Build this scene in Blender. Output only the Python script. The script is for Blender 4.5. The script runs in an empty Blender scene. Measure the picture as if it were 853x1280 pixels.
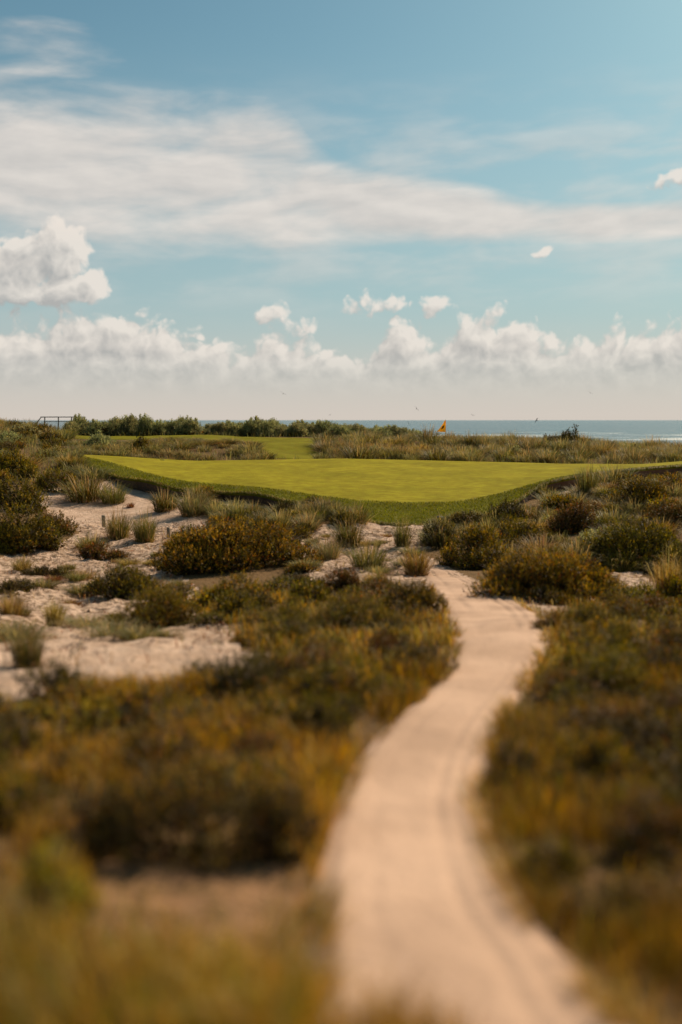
import bpy, math, random
import numpy as np
from mathutils import Vector

R = math.radians
rng = np.random.default_rng(11)
random.seed(5)
scene = bpy.context.scene
col = scene.collection
CAM_H, F = 5.3, 1244.4                      # eye height in metres, focal length in photo pixels
HX, HY = 426.5, 525.0                       # where the level axis meets the photo

# ------------------------------------------------------------------ noise
def _hash(ix, iy, seed):
    n = (ix.astype(np.int64) * 374761393 + iy.astype(np.int64) * 668265263 + seed * 974711) & 0x7fffffff
    n = ((n ^ (n >> 13)) * 1274126177) & 0x7fffffff
    return ((n ^ (n >> 16)) & 0xffff) / 65535.0

def vnoise(x, y, seed=0):
    x = np.asarray(x, float); y = np.asarray(y, float)
    ix, iy = np.floor(x), np.floor(y)
    fx, fy = x - ix, y - iy
    fx = fx * fx * (3 - 2 * fx); fy = fy * fy * (3 - 2 * fy)
    a = _hash(ix, iy, seed); b = _hash(ix + 1, iy, seed)
    c = _hash(ix, iy + 1, seed); d = _hash(ix + 1, iy + 1, seed)
    return (a * (1 - fx) + b * fx) * (1 - fy) + (c * (1 - fx) + d * fx) * fy

def fbm(x, y, seed=0, octaves=4):
    s, amp, tot = 0, 1.0, 0
    for o in range(octaves):
        s = s + amp * vnoise(x * 2 ** o, y * 2 ** o, seed + o * 17); tot += amp; amp *= .5
    return s / tot - .5

# ------------------------------------------------------------------ the putting green's outline: (bearing px, sight-line py, distance m)
def hgt(py, d):
    return CAM_H - d * (py - HY) / F
C0 = np.array([(88,569,73),(96,583,67),(125,590,63),(151,598,60),(185,601.5,58.5),(217,612,56),(250,614,55),(282,617,54),(320,617.5,53),
      (355,627,51),(395,631,50),(430,640,48),(463,655,46.5),(514,659,46),(560,657,46.3),(589,654,46.8),(625,641,49.5),(655,622,53),
      (675,607,55.5),(705,599.5,57),(740,594,59),(780,589,61),(815,586,63),(851,583.5,65),(900,581,67),(980,578,70)], float)
C1 = np.array([(88,568.5,73.4),(96,570,72),(130,577,68),(175,591,62),(217,602,58.8),(270,608,57),(330,612,55.2),(395,622,53),(450,629,51),(520,631.5,50.5),
      (575,630,50.8),(620,621,53),(650,612,55),(690,600,58),(740,592,60.5),(800,586,63.5),(851,582,66.5),(980,576.5,72)], float)
C2 = np.array([(88,567.5,74),(140,570,74.5),(190,573,75),(242,576,75),(330,574.5,76),(430,573,77),(520,575,77),(620,577.5,77),
      (705,579.5,76),(760,580,75),(806,580,74),(853,576.5,74),(980,573,77)], float)
def curve(C, px):
    d = np.interp(px, C[:, 0], C[:, 2]); h = np.interp(px, C[:, 0], hgt(C[:, 1], C[:, 2]))
    return d, h
def green_h(px, d):
    d0, h0 = curve(C0, px); d1, h1 = curve(C1, px); d2, h2 = curve(C2, px)
    t = np.clip((d - d0) / np.maximum(d1 - d0, .05), 0, 1)
    bank = h0 + (h1 - h0) * (1.25 * t - .25 * t * t)
    s = np.clip((d - d1) / np.maximum(d2 - d1, .05), 0, 1)
    top = h1 + (h2 - h1) * s + .16 * np.sin(np.pi * s) * np.clip((d2 - d1) / 20, 0, 1)
    return np.where(d < d1, bank, top)
def _smooth_curve(C, w):
    px = np.arange(88, 980.1, 3.0); d = np.interp(px, C[:, 0], C[:, 2]); h = np.interp(px, C[:, 0], hgt(C[:, 1], C[:, 2]))
    k = np.exp(-np.linspace(-2, 2, w) ** 2); k /= k.sum()
    pad = w // 2; f = lambda a: np.convolve(np.concatenate([2 * a[0] - a[1:pad + 1][::-1], a, 2 * a[-1] - a[-pad - 1:-1][::-1]]), k, 'valid')
    d, h = f(d), f(h)
    return np.stack([px, HY + (CAM_H - h) / d * F, d], 1)
C0 = _smooth_curve(C0, 13); C1 = _smooth_curve(C1, 19); C2 = _smooth_curve(C2, 19)
def lip_drop(px):
    return np.interp(px, [88,120,145,158,212,228,270,288,350,375,430,600,650,676,851,980], [.1,.15,.4,.75,.75,.3,.25,.62,.58,.15,.06,.06,.3,.66,.7,.5])

# ------------------------------------------------------------------ terrain: thin-plate spline through surveyed points
pts = []
for px in (-220, 150, 426, 700, 1070):
    for d, py in ((3.2,1400),(3.9,1280),(5.5,1100),(7.3,1000),(10.2,900),(14.5,820)):
        pts.append((px, d, hgt(py, d)))
for px, d, py in (
    (426,20,774),(426,27,738),(426,36,700),(426,43,672),(560,20,774),(560,27,738),(560,36,702),(560,43,674),(700,20,772),(700,28,736),(700,38,690),
    (100,20,796),(100,27,757),(100,36,715),(100,46,668),(100,52,643),(250,20,784),(250,27,748),(250,36,704),(250,44,668),(250,50,641),
    (0,20,790),(0,28,745),(0,36,706),(0,46,655),(0,60,596),(0,75,562),(0,95,543),(0,115,534),(-220,36,690),(-220,60,590),(-220,75,555),(-220,95,540),(-220,115,532),
    (60,62,600),(60,68,580),(90,84,557),(100,95,548),(100,107,545),(220,84,560),(220,95,548.5),(220,108,545),
    (330,84,565),(330,95,552),(330,106,546),(390,84,572),(390,95,553.5),(390,105,547),(520,82,577),(520,90,560),(520,96,552),(520,104,552),
    (620,82,578),(620,90,562),(620,97,555),(700,80,580),(700,88,566),(700,95,559),
    (853,30,742),(853,38,690),(853,42,652),(853,50,618),(853,80,580),(853,88,571),(853,95,566),
    (760,30,738),(760,36,700),(760,44,648),(760,50,622),(680,46,655),(1070,30,740),(1070,42,640),(1070,60,590),(1070,80,572),(1070,95,560)):
    pts.append((px, d, hgt(py, d)))
for px in (-220, 100, 426, 700, 1070):
    for d, h in ((125, 2.2), (140, .3), (165, -3.3), (240, -5.5)):
        pts.append((px, d, h))
for px in list(range(92, 980, 24)):
    d0, h0 = curve(C0, px)
    pts.append((px, float(d0) - 1.0, float(h0 - lip_drop(px))))
    d2, h2 = curve(C2, px)
    pts.append((px, float(d2) + 2.5, float(h2) - .35))
P = np.array(pts)
def feat(px, d):
    return np.stack([(np.clip(px, -220, 1070) - HX) / 170.0, np.log(np.clip(d, 3.0, 240)) * 3.2], -1)
A = feat(P[:, 0], P[:, 1])
def kern(r2):
    return np.where(r2 > 1e-12, .5 * r2 * np.log(np.maximum(r2, 1e-12)), 0)
n = len(P)
K = kern(((A[:, None] - A[None]) ** 2).sum(-1)) + np.eye(n) * .012
Q = np.concatenate([np.ones((n, 1)), A], 1)
sol = np.linalg.solve(np.block([[K, Q], [Q.T, np.zeros((3, 3))]]), np.concatenate([P[:, 2], np.zeros(3)]))
def terrain(x, y, detail=True):
    x = np.asarray(x, float); y = np.asarray(y, float)
    shp = x.shape; x = x.ravel(); y = np.maximum(y.ravel(), 1e-3)
    out = np.empty_like(x)
    for i in range(0, len(x), 40000):
        B = feat(x[i:i + 40000] / y[i:i + 40000] * F + HX, y[i:i + 40000])
        out[i:i + 40000] = kern(((B[:, None] - A[None]) ** 2).sum(-1)) @ sol[:n] + sol[n] + B @ sol[n + 1:]
    if detail:
        k = np.clip((y - 3) / 12, .25, 1) * np.clip((150 - y) / 30, 0, 1)
        px = x / y * F + HX
        d2, _ = curve(C2, px)
        k = k * np.where((y > 43) & (y < 80) & (px > 80), .25, 1)
        out = out + k * np.clip(y / 16, .45, 1) * (.34 * fbm(x * .22, y * .22, 3, 3) + .10 * fbm(x * .9, y * .9, 8, 3))
    return out.reshape(shp)
def ground_at(px, py):
    """first point of the ground along the sight line through px, py"""
    d = np.exp(np.linspace(math.log(2.7), math.log(150), 700))
    x = (px - HX) / F * d
    diff = hgt(py, d) - terrain(x, d)
    i = np.argmax(diff < 0)
    if diff[i] >= 0: i = len(d) - 1
    if i > 0:
        t = diff[i - 1] / (diff[i - 1] - diff[i] + 1e-9); dd = d[i - 1] + t * (d[i] - d[i - 1])
    else: dd = d[0]
    xx = (px - HX) / F * dd
    return Vector((xx, dd, float(terrain(np.array([xx]), np.array([dd]))[0])))

def inside(poly, x, y):
    x = np.asarray(x, float); y = np.asarray(y, float); r = np.zeros(x.shape, bool)
    j = len(poly) - 1
    for i in range(len(poly)):
        xi, yi = poly[i]; xj, yj = poly[j]
        if yi != yj:
            r ^= ((yi > y) != (yj > y)) & (x < (xj - xi) * (y - yi) / (yj - yi) + xi)
        j = i
    return r

# footpath edges on the ground, as (py, left px, right px)
PATH = np.array([(1500,400,1000),(1400,398,890),(1320,398,805),(1280,398,768),(1250,396,745),(1213,399,717),(1162,400,668),(1112,405,632),(1062,412,611),(1011,424,596),
        (961,445,604),(910,488,622),(860,548,656),(841,563,665),(806,572,682),(785,567,682),(766,557,668),(748,545,640),(734,538,612),(722,532,585),(712,528,562),(702,520,548)], float)[::-1]
def path_edges(py):
    return np.interp(py, PATH[:, 0], PATH[:, 1]), np.interp(py, PATH[:, 0], PATH[:, 2])

SAND = [
    [(-260,868),(60,858),(200,862),(330,850),(345,815),(285,800),(262,770),(240,735),(215,705),(200,690),(262,662),(262,632),(215,604),(150,596),(95,610),(28,612),(60,640),(95,668),(40,690),(-60,700),(-260,720)],
    [(385,730),(410,745),(470,735),(545,748),(560,722),(530,690),(545,668),(520,652),(420,655),(385,668),(372,690)],
    [(690,752),(830,752),(845,735),(800,712),(700,716)],
    [(535,760),(700,790),(700,760),(600,735),(560,715)],
    [(275,616),(362,616),(362,634),(275,634)],
    [(672,603),(860,580),(860,602),(700,622),(672,616)],
    [(90,1235),(405,1262),(412,1075),(290,1090),(110,1080)],
]
def sand_mask(x, y, z, warp=1.0):
    px = x / y * F + HX; py = HY + (CAM_H - z) / y * F
    s = warp * np.clip(30 / y, .5, 2.4)
    wx = px + s * 46 * fbm(x * .8, y * .8, 31, 4); wy = py + s * 20 * fbm(x * .8, y * .8, 57, 4)
    m = np.zeros(np.shape(x), bool)
    for p in SAND: m |= inside(p, wx, wy)
    l, r = path_edges(py)
    onpath = (px > l - 4) & (px < r + 4) & (y < 45) & (py > 702)
    return m, onpath, px, py

# ------------------------------------------------------------------ mesh helpers
def mesh_np(name, V, faces, mats, colr=None, smooth=False, mat_idx=None):
    """faces: list of int arrays (n,k)"""
    me = bpy.data.meshes.new(name)
    V = np.ascontiguousarray(V, np.float32)
    me.vertices.add(len(V)); me.vertices.foreach_set('co', V.ravel())
    loops = np.concatenate([f.ravel() for f in faces]).astype(np.int32)
    sizes = np.concatenate([np.full(len(f), f.shape[1]) for f in faces])
    starts = np.concatenate([[0], np.cumsum(sizes)[:-1]]).astype(np.int32)
    me.loops.add(len(loops)); me.loops.foreach_set('vertex_index', loops)
    me.polygons.add(len(sizes)); me.polygons.foreach_set('loop_start', starts)
    if smooth: me.polygons.foreach_set('use_smooth', np.ones(len(sizes), bool))
    for m in mats: me.materials.append(m)
    if mat_idx is not None: me.polygons.foreach_set('material_index', mat_idx.astype(np.int32))
    me.update(calc_edges=True)
    if colr is not None:
        a = me.color_attributes.new('tint', 'FLOAT_COLOR', 'POINT')
        c = np.ones((len(V), 4), np.float32); c[:, :3] = colr
        a.data.foreach_set('color', c.ravel())
    return me
def link(name, me, parent=None, loc=None, kind=None):
    o = bpy.data.objects.new(name, me); col.objects.link(o)
    if parent is not None: o.parent = parent
    if loc is not None: o.location = loc
    if kind: o['kind'] = kind
    return o
def tag(o, label, cat, group=None):
    o['label'] = label; o['category'] = cat
    if group: o['group'] = group
    return o

class Geo:
    def __init__(s): s.V = []; s.C = []; s.F = {}; s.n = 0
    def add(s, V, faces, C):
        s.V.append(V); s.C.append(C)
        for f in faces: s.F.setdefault(f.shape[1], []).append(f + s.n)
        s.n += len(V)
    def mesh(s, name, mats, smooth=False):
        return mesh_np(name, np.concatenate(s.V), [np.concatenate(f) for f in s.F.values()], mats, np.concatenate(s.C), smooth)

def add_blades(g, base, h, ang, lean, w, colr, droop=.0):
    """curved tapering grass blades: base (n,3), height, lean direction, lean distance, half-width"""
    n = len(base)
    ld = np.stack([np.cos(ang), np.sin(ang), np.zeros(n)], 1)
    tw = ang + np.pi / 2 + rng.normal(0, .5, n)
    side = np.stack([np.cos(tw), np.sin(tw), np.zeros(n)], 1) * w[:, None]
    up = np.array([0, 0, 1.0])
    p1 = base + up * (h * .5)[:, None] + ld * (lean * .25)[:, None]
    p2 = base + up * (h * .85)[:, None] + ld * (lean * .62)[:, None]
    p3 = base + up * (h * (1.0 - droop))[:, None] + ld * lean[:, None]
    V = np.stack([base - side, base + side, p1 - side * .9, p1 + side * .9, p2 - side * .6, p2 + side * .6, p3], 1).reshape(-1, 3)
    i = np.arange(n)[:, None] * 7
    g.add(V, [np.concatenate([i + [0, 1, 3, 2], i + [2, 3, 5, 4]]), i + [4, 5, 6]], np.repeat(colr, 7, 0))

def add_leaves(g, pos, dirv, length, width, colr):
    n = len(pos)
    dirv = dirv / np.linalg.norm(dirv, axis=1, keepdims=True)
    rv = rng.normal(size=(n, 3)); side = np.cross(dirv, rv); side /= np.linalg.norm(side, axis=1, keepdims=True) + 1e-9
    nor = np.cross(side, dirv)
    mid = pos + dirv * (length * .5)[:, None] + nor * (length * .08)[:, None]
    V = np.stack([pos, mid + side * width[:, None], pos + dirv * length[:, None], mid - side * width[:, None]], 1).reshape(-1, 3)
    i = np.arange(n)[:, None] * 4
    g.add(V, [i + [0, 1, 2, 3]], np.repeat(colr, 4, 0))

def add_tube(g, pts_, r0, r1, colr, sides=5):
    pts_ = [np.array(p, float) for p in pts_]; m = len(pts_); V = []
    for k, p in enumerate(pts_):
        t = pts_[min(k + 1, m - 1)] - pts_[max(k - 1, 0)]; t /= np.linalg.norm(t) + 1e-9
        a = np.cross(t, [0.3, .9, .2]); a /= np.linalg.norm(a) + 1e-9; b = np.cross(t, a)
        r = r0 + (r1 - r0) * k / (m - 1)
        for s in range(sides):
            q = 2 * np.pi * s / sides; V.append(p + r * (a * np.cos(q) + b * np.sin(q)))
    Fq = []
    for k in range(m - 1):
        for s in range(sides):
            Fq.append((k * sides + s, k * sides + (s + 1) % sides, (k + 1) * sides + (s + 1) % sides, (k + 1) * sides + s))
    V.append(pts_[0]); V.append(pts_[-1])
    Ft = [((s + 1) % sides, s, m * sides) for s in range(sides)] + [((m - 1) * sides + s, (m - 1) * sides + (s + 1) % sides, m * sides + 1) for s in range(sides)]
    g.add(np.array(V), [np.array(Fq), np.array(Ft)], np.tile(colr, (len(V), 1)))

def add_box(g, c, s, colr, rot=None, bev=0.0):
    c = np.array(c, float); h = np.array(s, float) / 2
    b = min(bev, h.min() * .6)
    if b > 0:
        V = []; 
        for sx in (-1, 1):
            for sy in (-1, 1):
                for sz in (-1, 1):
                    k = np.array([sx, sy, sz])
                    for ax in range(3):
                        q = k * (h - b); q[ax] = k[ax] * h[ax]; V.append(q)
        V = np.array(V); import bmesh
        bm = bmesh.new(); vs = [bm.verts.new(v) for v in V]
        bmesh.ops.convex_hull(bm, input=vs); bm.verts.index_update()
        V = np.array([v.co[:] for v in bm.verts]); Ft = np.array([[v.index for v in f.verts] for f in bm.faces]); bm.free()
        Fs = [Ft]
    else:
        V = np.array([(x, y, z) for x in (-1, 1) for y in (-1, 1) for z in (-1, 1)]) * h
        Fs = [np.array([(0,1,3,2),(4,6,7,5),(0,4,5,1),(2,3,7,6),(0,2,6,4),(1,5,7,3)])]
    if rot is not None: V = V @ np.array(rot).T
    g.add(V + c, Fs, np.tile(colr, (len(V), 1)))

# ------------------------------------------------------------------ materials
def new_mat(name):
    m = bpy.data.materials.new(name); m.use_nodes = True
    nt = m.node_tree; nt.nodes.clear()
    return m, nt, nt.nodes.new('ShaderNodeOutputMaterial')
def N(nt, t, **kw):
    nd = nt.nodes.new('ShaderNode' + t)
    for k, v in kw.items():
        if k.startswith('i_'):
            key = k[2:]; nd.inputs[int(key) if key.isdigit() else key.replace('_', ' ')].default_value = v
        else: setattr(nd, k, v)
    return nd
def plant_mat(name, transl=.35, rough=.55, spec=.25, gain=1.0):
    m, nt, out = new_mat(name); L = nt.links.new
    at = N(nt, 'Attribute', attribute_name='tint')
    tc = N(nt, 'NewGeometry'); nz = N(nt, 'TexNoise', i_Scale=.55, i_Detail=2.0)
    L(tc.outputs['Position'], nz.inputs['Vector'])
    oi = N(nt, 'ObjectInfo')
    hs = N(nt, 'HueSaturation')
    mr = N(nt, 'MapRange', i_1=.3, i_2=.7, i_3=.72 * gain, i_4=1.3 * gain); L(nz.outputs['Fac'], mr.inputs[0])
    mh = N(nt, 'MapRange', i_3=.485, i_4=.512); L(oi.outputs['Random'], mh.inputs[0])
    L(at.outputs['Color'], hs.inputs['Color']); L(mr.outputs[0], hs.inputs['Value']); L(mh.outputs[0], hs.inputs['Hue'])
    pb = N(nt, 'BsdfPrincipled', i_Roughness=rough); pb.inputs['Specular IOR Level'].default_value = spec
    tr = N(nt, 'BsdfTranslucent'); mx = N(nt, 'MixShader', i_0=transl)
    hb = N(nt, 'HueSaturation', i_Value=1.5, i_Saturation=1.1); L(hs.outputs[0], hb.inputs['Color'])
    L(hs.outputs[0], pb.inputs['Base Color']); L(hb.outputs[0], tr.inputs['Color'])
    L(pb.outputs[0], mx.inputs[1]); L(tr.outputs[0], mx.inputs[2]); L(mx.outputs[0], out.inputs['Surface'])
    return m
def tint_mat(name, rough=.7, spec=.3, bump=0, scale=40):
    m, nt, out = new_mat(name); L = nt.links.new
    at = N(nt, 'Attribute', attribute_name='tint'); pb = N(nt, 'BsdfPrincipled', i_Roughness=rough); pb.inputs['Specular IOR Level'].default_value = spec
    tc = N(nt, 'TexCoord'); nz = N(nt, 'TexNoise', i_Scale=scale, i_Detail=4.0); L(tc.outputs['Object'], nz.inputs['Vector'])
    hs = N(nt, 'HueSaturation'); mr = N(nt, 'MapRange', i_1=.3, i_2=.7, i_3=.75, i_4=1.2); L(nz.outputs['Fac'], mr.inputs[0]); L(mr.outputs[0], hs.inputs['Value'])
    L(at.outputs['Color'], hs.inputs['Color']); L(hs.outputs[0], pb.inputs['Base Color']); L(pb.outputs[0], out.inputs['Surface'])
    if bump:
        b = N(nt, 'Bump', i_Strength=bump, i_Distance=.01); L(nz.outputs['Fac'], b.inputs['Height']); L(b.outputs[0], pb.inputs['Normal'])
    return m
M_leaf = plant_mat('shrub_leaf', .18, .62, .12, 1.22)
M_grass = plant_mat('grass_blade', .34, .6, .15, 1.05)
M_hedge = plant_mat('hedge_leaf', .42, .6, .15, 1.55)
M_stem = tint_mat('woody_stem', .85, .1)
M_wood = tint_mat('weathered_wood', .8, .2, .4, 30)
M_cloth = plant_mat('flag_cloth', .35, .7, .1)
M_bird = tint_mat('bird_feather', .7, .2)

SAND_C = (.60, .425, .315, 1); SAND_D = (.44, .295, .205, 1)
def ground_mat():
    m, nt, out = new_mat('dune_ground'); L = nt.links.new
    geo = N(nt, 'NewGeometry'); at = N(nt, 'Attribute', attribute_name='tint'); sx = N(nt, 'SeparateColor'); L(at.outputs['Color'], sx.inputs[0])
    n1 = N(nt, 'TexNoise', i_Scale=1.1, i_Detail=6.0); n2 = N(nt, 'TexNoise', i_Scale=5.0, i_Detail=5.0, i_Roughness=.65); n3 = N(nt, 'TexNoise', i_Scale=38.0, i_Detail=3.0)
    for q in (n1, n2, n3): L(geo.outputs['Position'], q.inputs['Vector'])
    sand = N(nt, 'MixRGB', i_1=SAND_D, i_2=SAND_C); mr = N(nt, 'MapRange', i_1=.36, i_2=.62); L(n1.outputs['Fac'], mr.inputs[0]); L(mr.outputs[0], sand.inputs[0])
    tan = N(nt, 'MixRGB', i_2=(.30, .165, .085, 1)); L(sx.outputs[2], tan.inputs[0]); L(sand.outputs[0], tan.inputs[1])      # browner sand of the low hollow
    deb = N(nt, 'MixRGB', i_2=(.15, .095, .055, 1)); L(tan.outputs[0], deb.inputs[1])      # scraps of dead litter lying on the sand
    md = N(nt, 'MapRange', i_1=.47, i_2=.57, i_3=0.0, i_4=.88); L(n2.outputs['Fac'], md.inputs[0])
    mdm = N(nt, 'Math', operation='MULTIPLY'); L(md.outputs[0], mdm.inputs[0]); L(sx.outputs[1], mdm.inputs[1]); L(mdm.outputs[0], deb.inputs[0])
    lit = N(nt, 'MixRGB', i_1=(.070, .040, .017, 1), i_2=(.24, .14, .06, 1)); L(n2.outputs['Fac'], lit.inputs[0])
    cv = N(nt, 'Math', operation='ADD'); L(sx.outputs[0], cv.inputs[0])
    ma = N(nt, 'MapRange', i_3=-.55, i_4=.55); L(n2.outputs['Fac'], ma.inputs[0]); L(ma.outputs[0], cv.inputs[1])
    mc = N(nt, 'MapRange', i_1=.38, i_2=.62); L(cv.outputs[0], mc.inputs[0])
    mx = N(nt, 'MixRGB'); L(mc.outputs[0], mx.inputs[0]); L(deb.outputs[0], mx.inputs[1]); L(lit.outputs[0], mx.inputs[2])
    pb = N(nt, 'BsdfPrincipled', i_Roughness=.95); pb.inputs['Specular IOR Level'].default_value = .1
    L(mx.outputs[0], pb.inputs['Base Color'])
    b1 = N(nt, 'Bump', i_Strength=.7, i_Distance=.22); L(n2.outputs['Fac'], b1.inputs['Height'])
    b2 = N(nt, 'Bump', i_Strength=.5, i_Distance=.03); L(n3.outputs['Fac'], b2.inputs['Height']); L(b1.outputs[0], b2.inputs['Normal'])
    L(b2.outputs[0], pb.inputs['Normal']); L(pb.outputs[0], out.inputs['Surface'])
    return m
def path_mat():
    m, nt, out = new_mat('trodden_sand'); L = nt.links.new
    geo = N(nt, 'NewGeometry'); n1 = N(nt, 'TexNoise', i_Scale=.8, i_Detail=6.0); n3 = N(nt, 'TexNoise', i_Scale=22.0, i_Detail=5.0)
    at = N(nt, 'Attribute', attribute_name='tint')
    for q in (n1, n3): L(geo.outputs['Position'], q.inputs['Vector'])
    sand = N(nt, 'MixRGB', i_1=(.44, .292, .205, 1), i_2=(.54, .365, .262, 1)); mr = N(nt, 'MapRange', i_1=.35, i_2=.65); L(n1.outputs['Fac'], mr.inputs[0]); L(mr.outputs[0], sand.inputs[0])
    mu = N(nt, 'MixRGB', blend_type='MULTIPLY', i_0=1.0); L(sand.outputs[0], mu.inputs[1]); L(at.outputs['Color'], mu.inputs[2])
    pb = N(nt, 'BsdfPrincipled', i_Roughness=.95); pb.inputs['Specular IOR Level'].default_value = .1; L(mu.outputs[0], pb.inputs['Base Color'])
    n5 = N(nt, 'TexNoise', i_Scale=6.0, i_Detail=4.0); L(geo.outputs['Position'], n5.inputs['Vector'])
    b1 = N(nt, 'Bump', i_Strength=.3, i_Distance=.07); L(n5.outputs['Fac'], b1.inputs['Height'])
    b2 = N(nt, 'Bump', i_Strength=.6, i_Distance=.03); L(n3.outputs['Fac'], b2.inputs['Height']); L(b1.outputs[0], b2.inputs['Normal']); L(b2.outputs[0], pb.inputs['Normal'])
    L(pb.outputs[0], out.inputs['Surface'])
    return m
def turf_mat(name, smoothc, roughc):
    m, nt, out = new_mat(name); L = nt.links.new
    geo = N(nt, 'NewGeometry'); at = N(nt, 'Attribute', attribute_name='tint'); sx = N(nt, 'SeparateColor'); L(at.outputs['Color'], sx.inputs[0])
    n1 = N(nt, 'TexNoise', i_Scale=.35, i_Detail=5.0); n2 = N(nt, 'TexNoise', i_Scale=9.0, i_Detail=4.0); n4 = N(nt, 'TexNoise', i_Scale=1.8, i_Detail=4.0)
    for q in (n1, n2, n4): L(geo.outputs['Position'], q.inputs['Vector'])
    ad = N(nt, 'Math', operation='ADD'); mm = N(nt, 'MapRange', i_3=-.3, i_4=.3); L(n4.outputs['Fac'], mm.inputs[0]); L(sx.outputs[0], ad.inputs[0]); L(mm.outputs[0], ad.inputs[1])
    mc = N(nt, 'MapRange', i_1=.35, i_2=.65); L(ad.outputs[0], mc.inputs[0])
    mx = N(nt, 'MixRGB', i_1=smoothc + (1,), i_2=roughc + (1,)); L(mc.outputs[0], mx.inputs[0])
    hs = N(nt, 'HueSaturation'); mr = N(nt, 'MapRange', i_1=.3, i_2=.7, i_3=.8, i_4=1.18); L(n1.outputs['Fac'], mr.inputs[0])
    m2 = N(nt, 'MapRange', i_1=.3, i_2=.7, i_3=.86, i_4=1.14); L(n4.outputs['Fac'], m2.inputs[0]); mu = N(nt, 'Math', operation='MULTIPLY'); L(mr.outputs[0], mu.inputs[0]); L(m2.outputs[0], mu.inputs[1])
    L(mu.outputs[0], hs.inputs['Value']); mh = N(nt, 'MapRange', i_1=.3, i_2=.7, i_3=.49, i_4=.508); L(n4.outputs['Fac'], mh.inputs[0]); L(mh.outputs[0], hs.inputs['Hue'])
    L(mx.outputs[0], hs.inputs['Color'])
    pb = N(nt, 'BsdfPrincipled', i_Roughness=.9); pb.inputs['Specular IOR Level'].default_value = .02
    
    L(hs.outputs[0], pb.inputs['Base Color'])
    b = N(nt, 'Bump', i_Strength=.6, i_Distance=.05); L(n2.outputs['Fac'], b.inputs['Height']); L(b.outputs[0], pb.inputs['Normal'])
    L(pb.outputs[0], out.inputs['Surface'])
    return m
def soil_mat():
    m, nt, out = new_mat('sod_face'); L = nt.links.new
    geo = N(nt, 'NewGeometry'); n2 = N(nt, 'TexNoise', i_Scale=4.0, i_Detail=6.0); L(geo.outputs['Position'], n2.inputs['Vector'])
    mx = N(nt, 'MixRGB', i_1=(.035, .022, .012, 1), i_2=(.11, .062, .034, 1)); L(n2.outputs['Fac'], mx.inputs[0])
    pb = N(nt, 'BsdfPrincipled', i_Roughness=.95); L(mx.outputs[0], pb.inputs['Base Color'])
    b = N(nt, 'Bump', i_Strength=1.0, i_Distance=.12); L(n2.outputs['Fac'], b.inputs['Height']); L(b.outputs[0], pb.inputs['Normal'])
    L(pb.outputs[0], out.inputs['Surface'])
    return m
def sea_mat():
    m, nt, out = new_mat('sea_water'); L = nt.links.new
    geo = N(nt, 'NewGeometry'); mp = N(nt, 'Mapping'); mp.inputs['Scale'].default_value = (.035, .16, 1); L(geo.outputs['Position'], mp.inputs['Vector'])
    n1 = N(nt, 'TexNoise', i_Scale=1.0, i_Detail=6.0, i_Roughness=.6); L(mp.outputs[0], n1.inputs['Vector'])
    mp2 = N(nt, 'Mapping'); mp2.inputs['Scale'].default_value = (.012, .022, 1); L(geo.outputs['Position'], mp2.inputs['Vector'])
    n2 = N(nt, 'TexNoise', i_Scale=1.0, i_Detail=5.0, i_Roughness=.6); L(mp2.outputs[0], n2.inputs['Vector'])
    # foam: broken rows of white water, thickest near the beach
    sp = N(nt, 'SeparateXYZ'); L(geo.outputs['Position'], sp.inputs[0])
    nearm = N(nt, 'MapRange', i_1=300.0, i_2=1100.0, i_3=.15, i_4=-.14); L(sp.outputs[1], nearm.inputs[0])
    fa = N(nt, 'Math', operation='ADD'); L(n2.outputs['Fac'], fa.inputs[0]); L(nearm.outputs[0], fa.inputs[1])
    fm = N(nt, 'MapRange', i_1=.62, i_2=.70); L(fa.outputs[0], fm.inputs[0])
    fk = N(nt, 'MapRange', i_1=.42, i_2=.6); L(n1.outputs['Fac'], fk.inputs[0])
    ff = N(nt, 'Math', operation='MULTIPLY'); L(fm.outputs[0], ff.inputs[0]); L(fk.outputs[0], ff.inputs[1])
    wc = N(nt, 'MixRGB', i_1=(.030, .085, .110, 1), i_2=(.070, .14, .16, 1)); mw = N(nt, 'MapRange', i_1=.35, i_2=.65); L(n2.outputs['Fac'], mw.inputs[0]); L(mw.outputs[0], wc.inputs[0])
    cx = N(nt, 'MixRGB', i_2=(.75, .74, .70, 1)); L(ff.outputs[0], cx.inputs[0]); L(wc.outputs[0], cx.inputs[1])
    pb = N(nt, 'BsdfPrincipled'); pb.inputs['IOR'].default_value = 1.33; pb.inputs['Specular IOR Level'].default_value = .30; L(cx.outputs[0], pb.inputs['Base Color'])
    rg = N(nt, 'MapRange', i_3=.22, i_4=.85); L(ff.outputs[0], rg.inputs[0]); L(rg.outputs[0], pb.inputs['Roughness'])
    b = N(nt, 'Bump', i_Strength=1.0, i_Distance=2.2); L(n1.outputs['Fac'], b.inputs['Height']); L(b.outputs[0], pb.inputs['Normal'])
    L(pb.outputs[0], out.inputs['Surface'])
    return m

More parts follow.
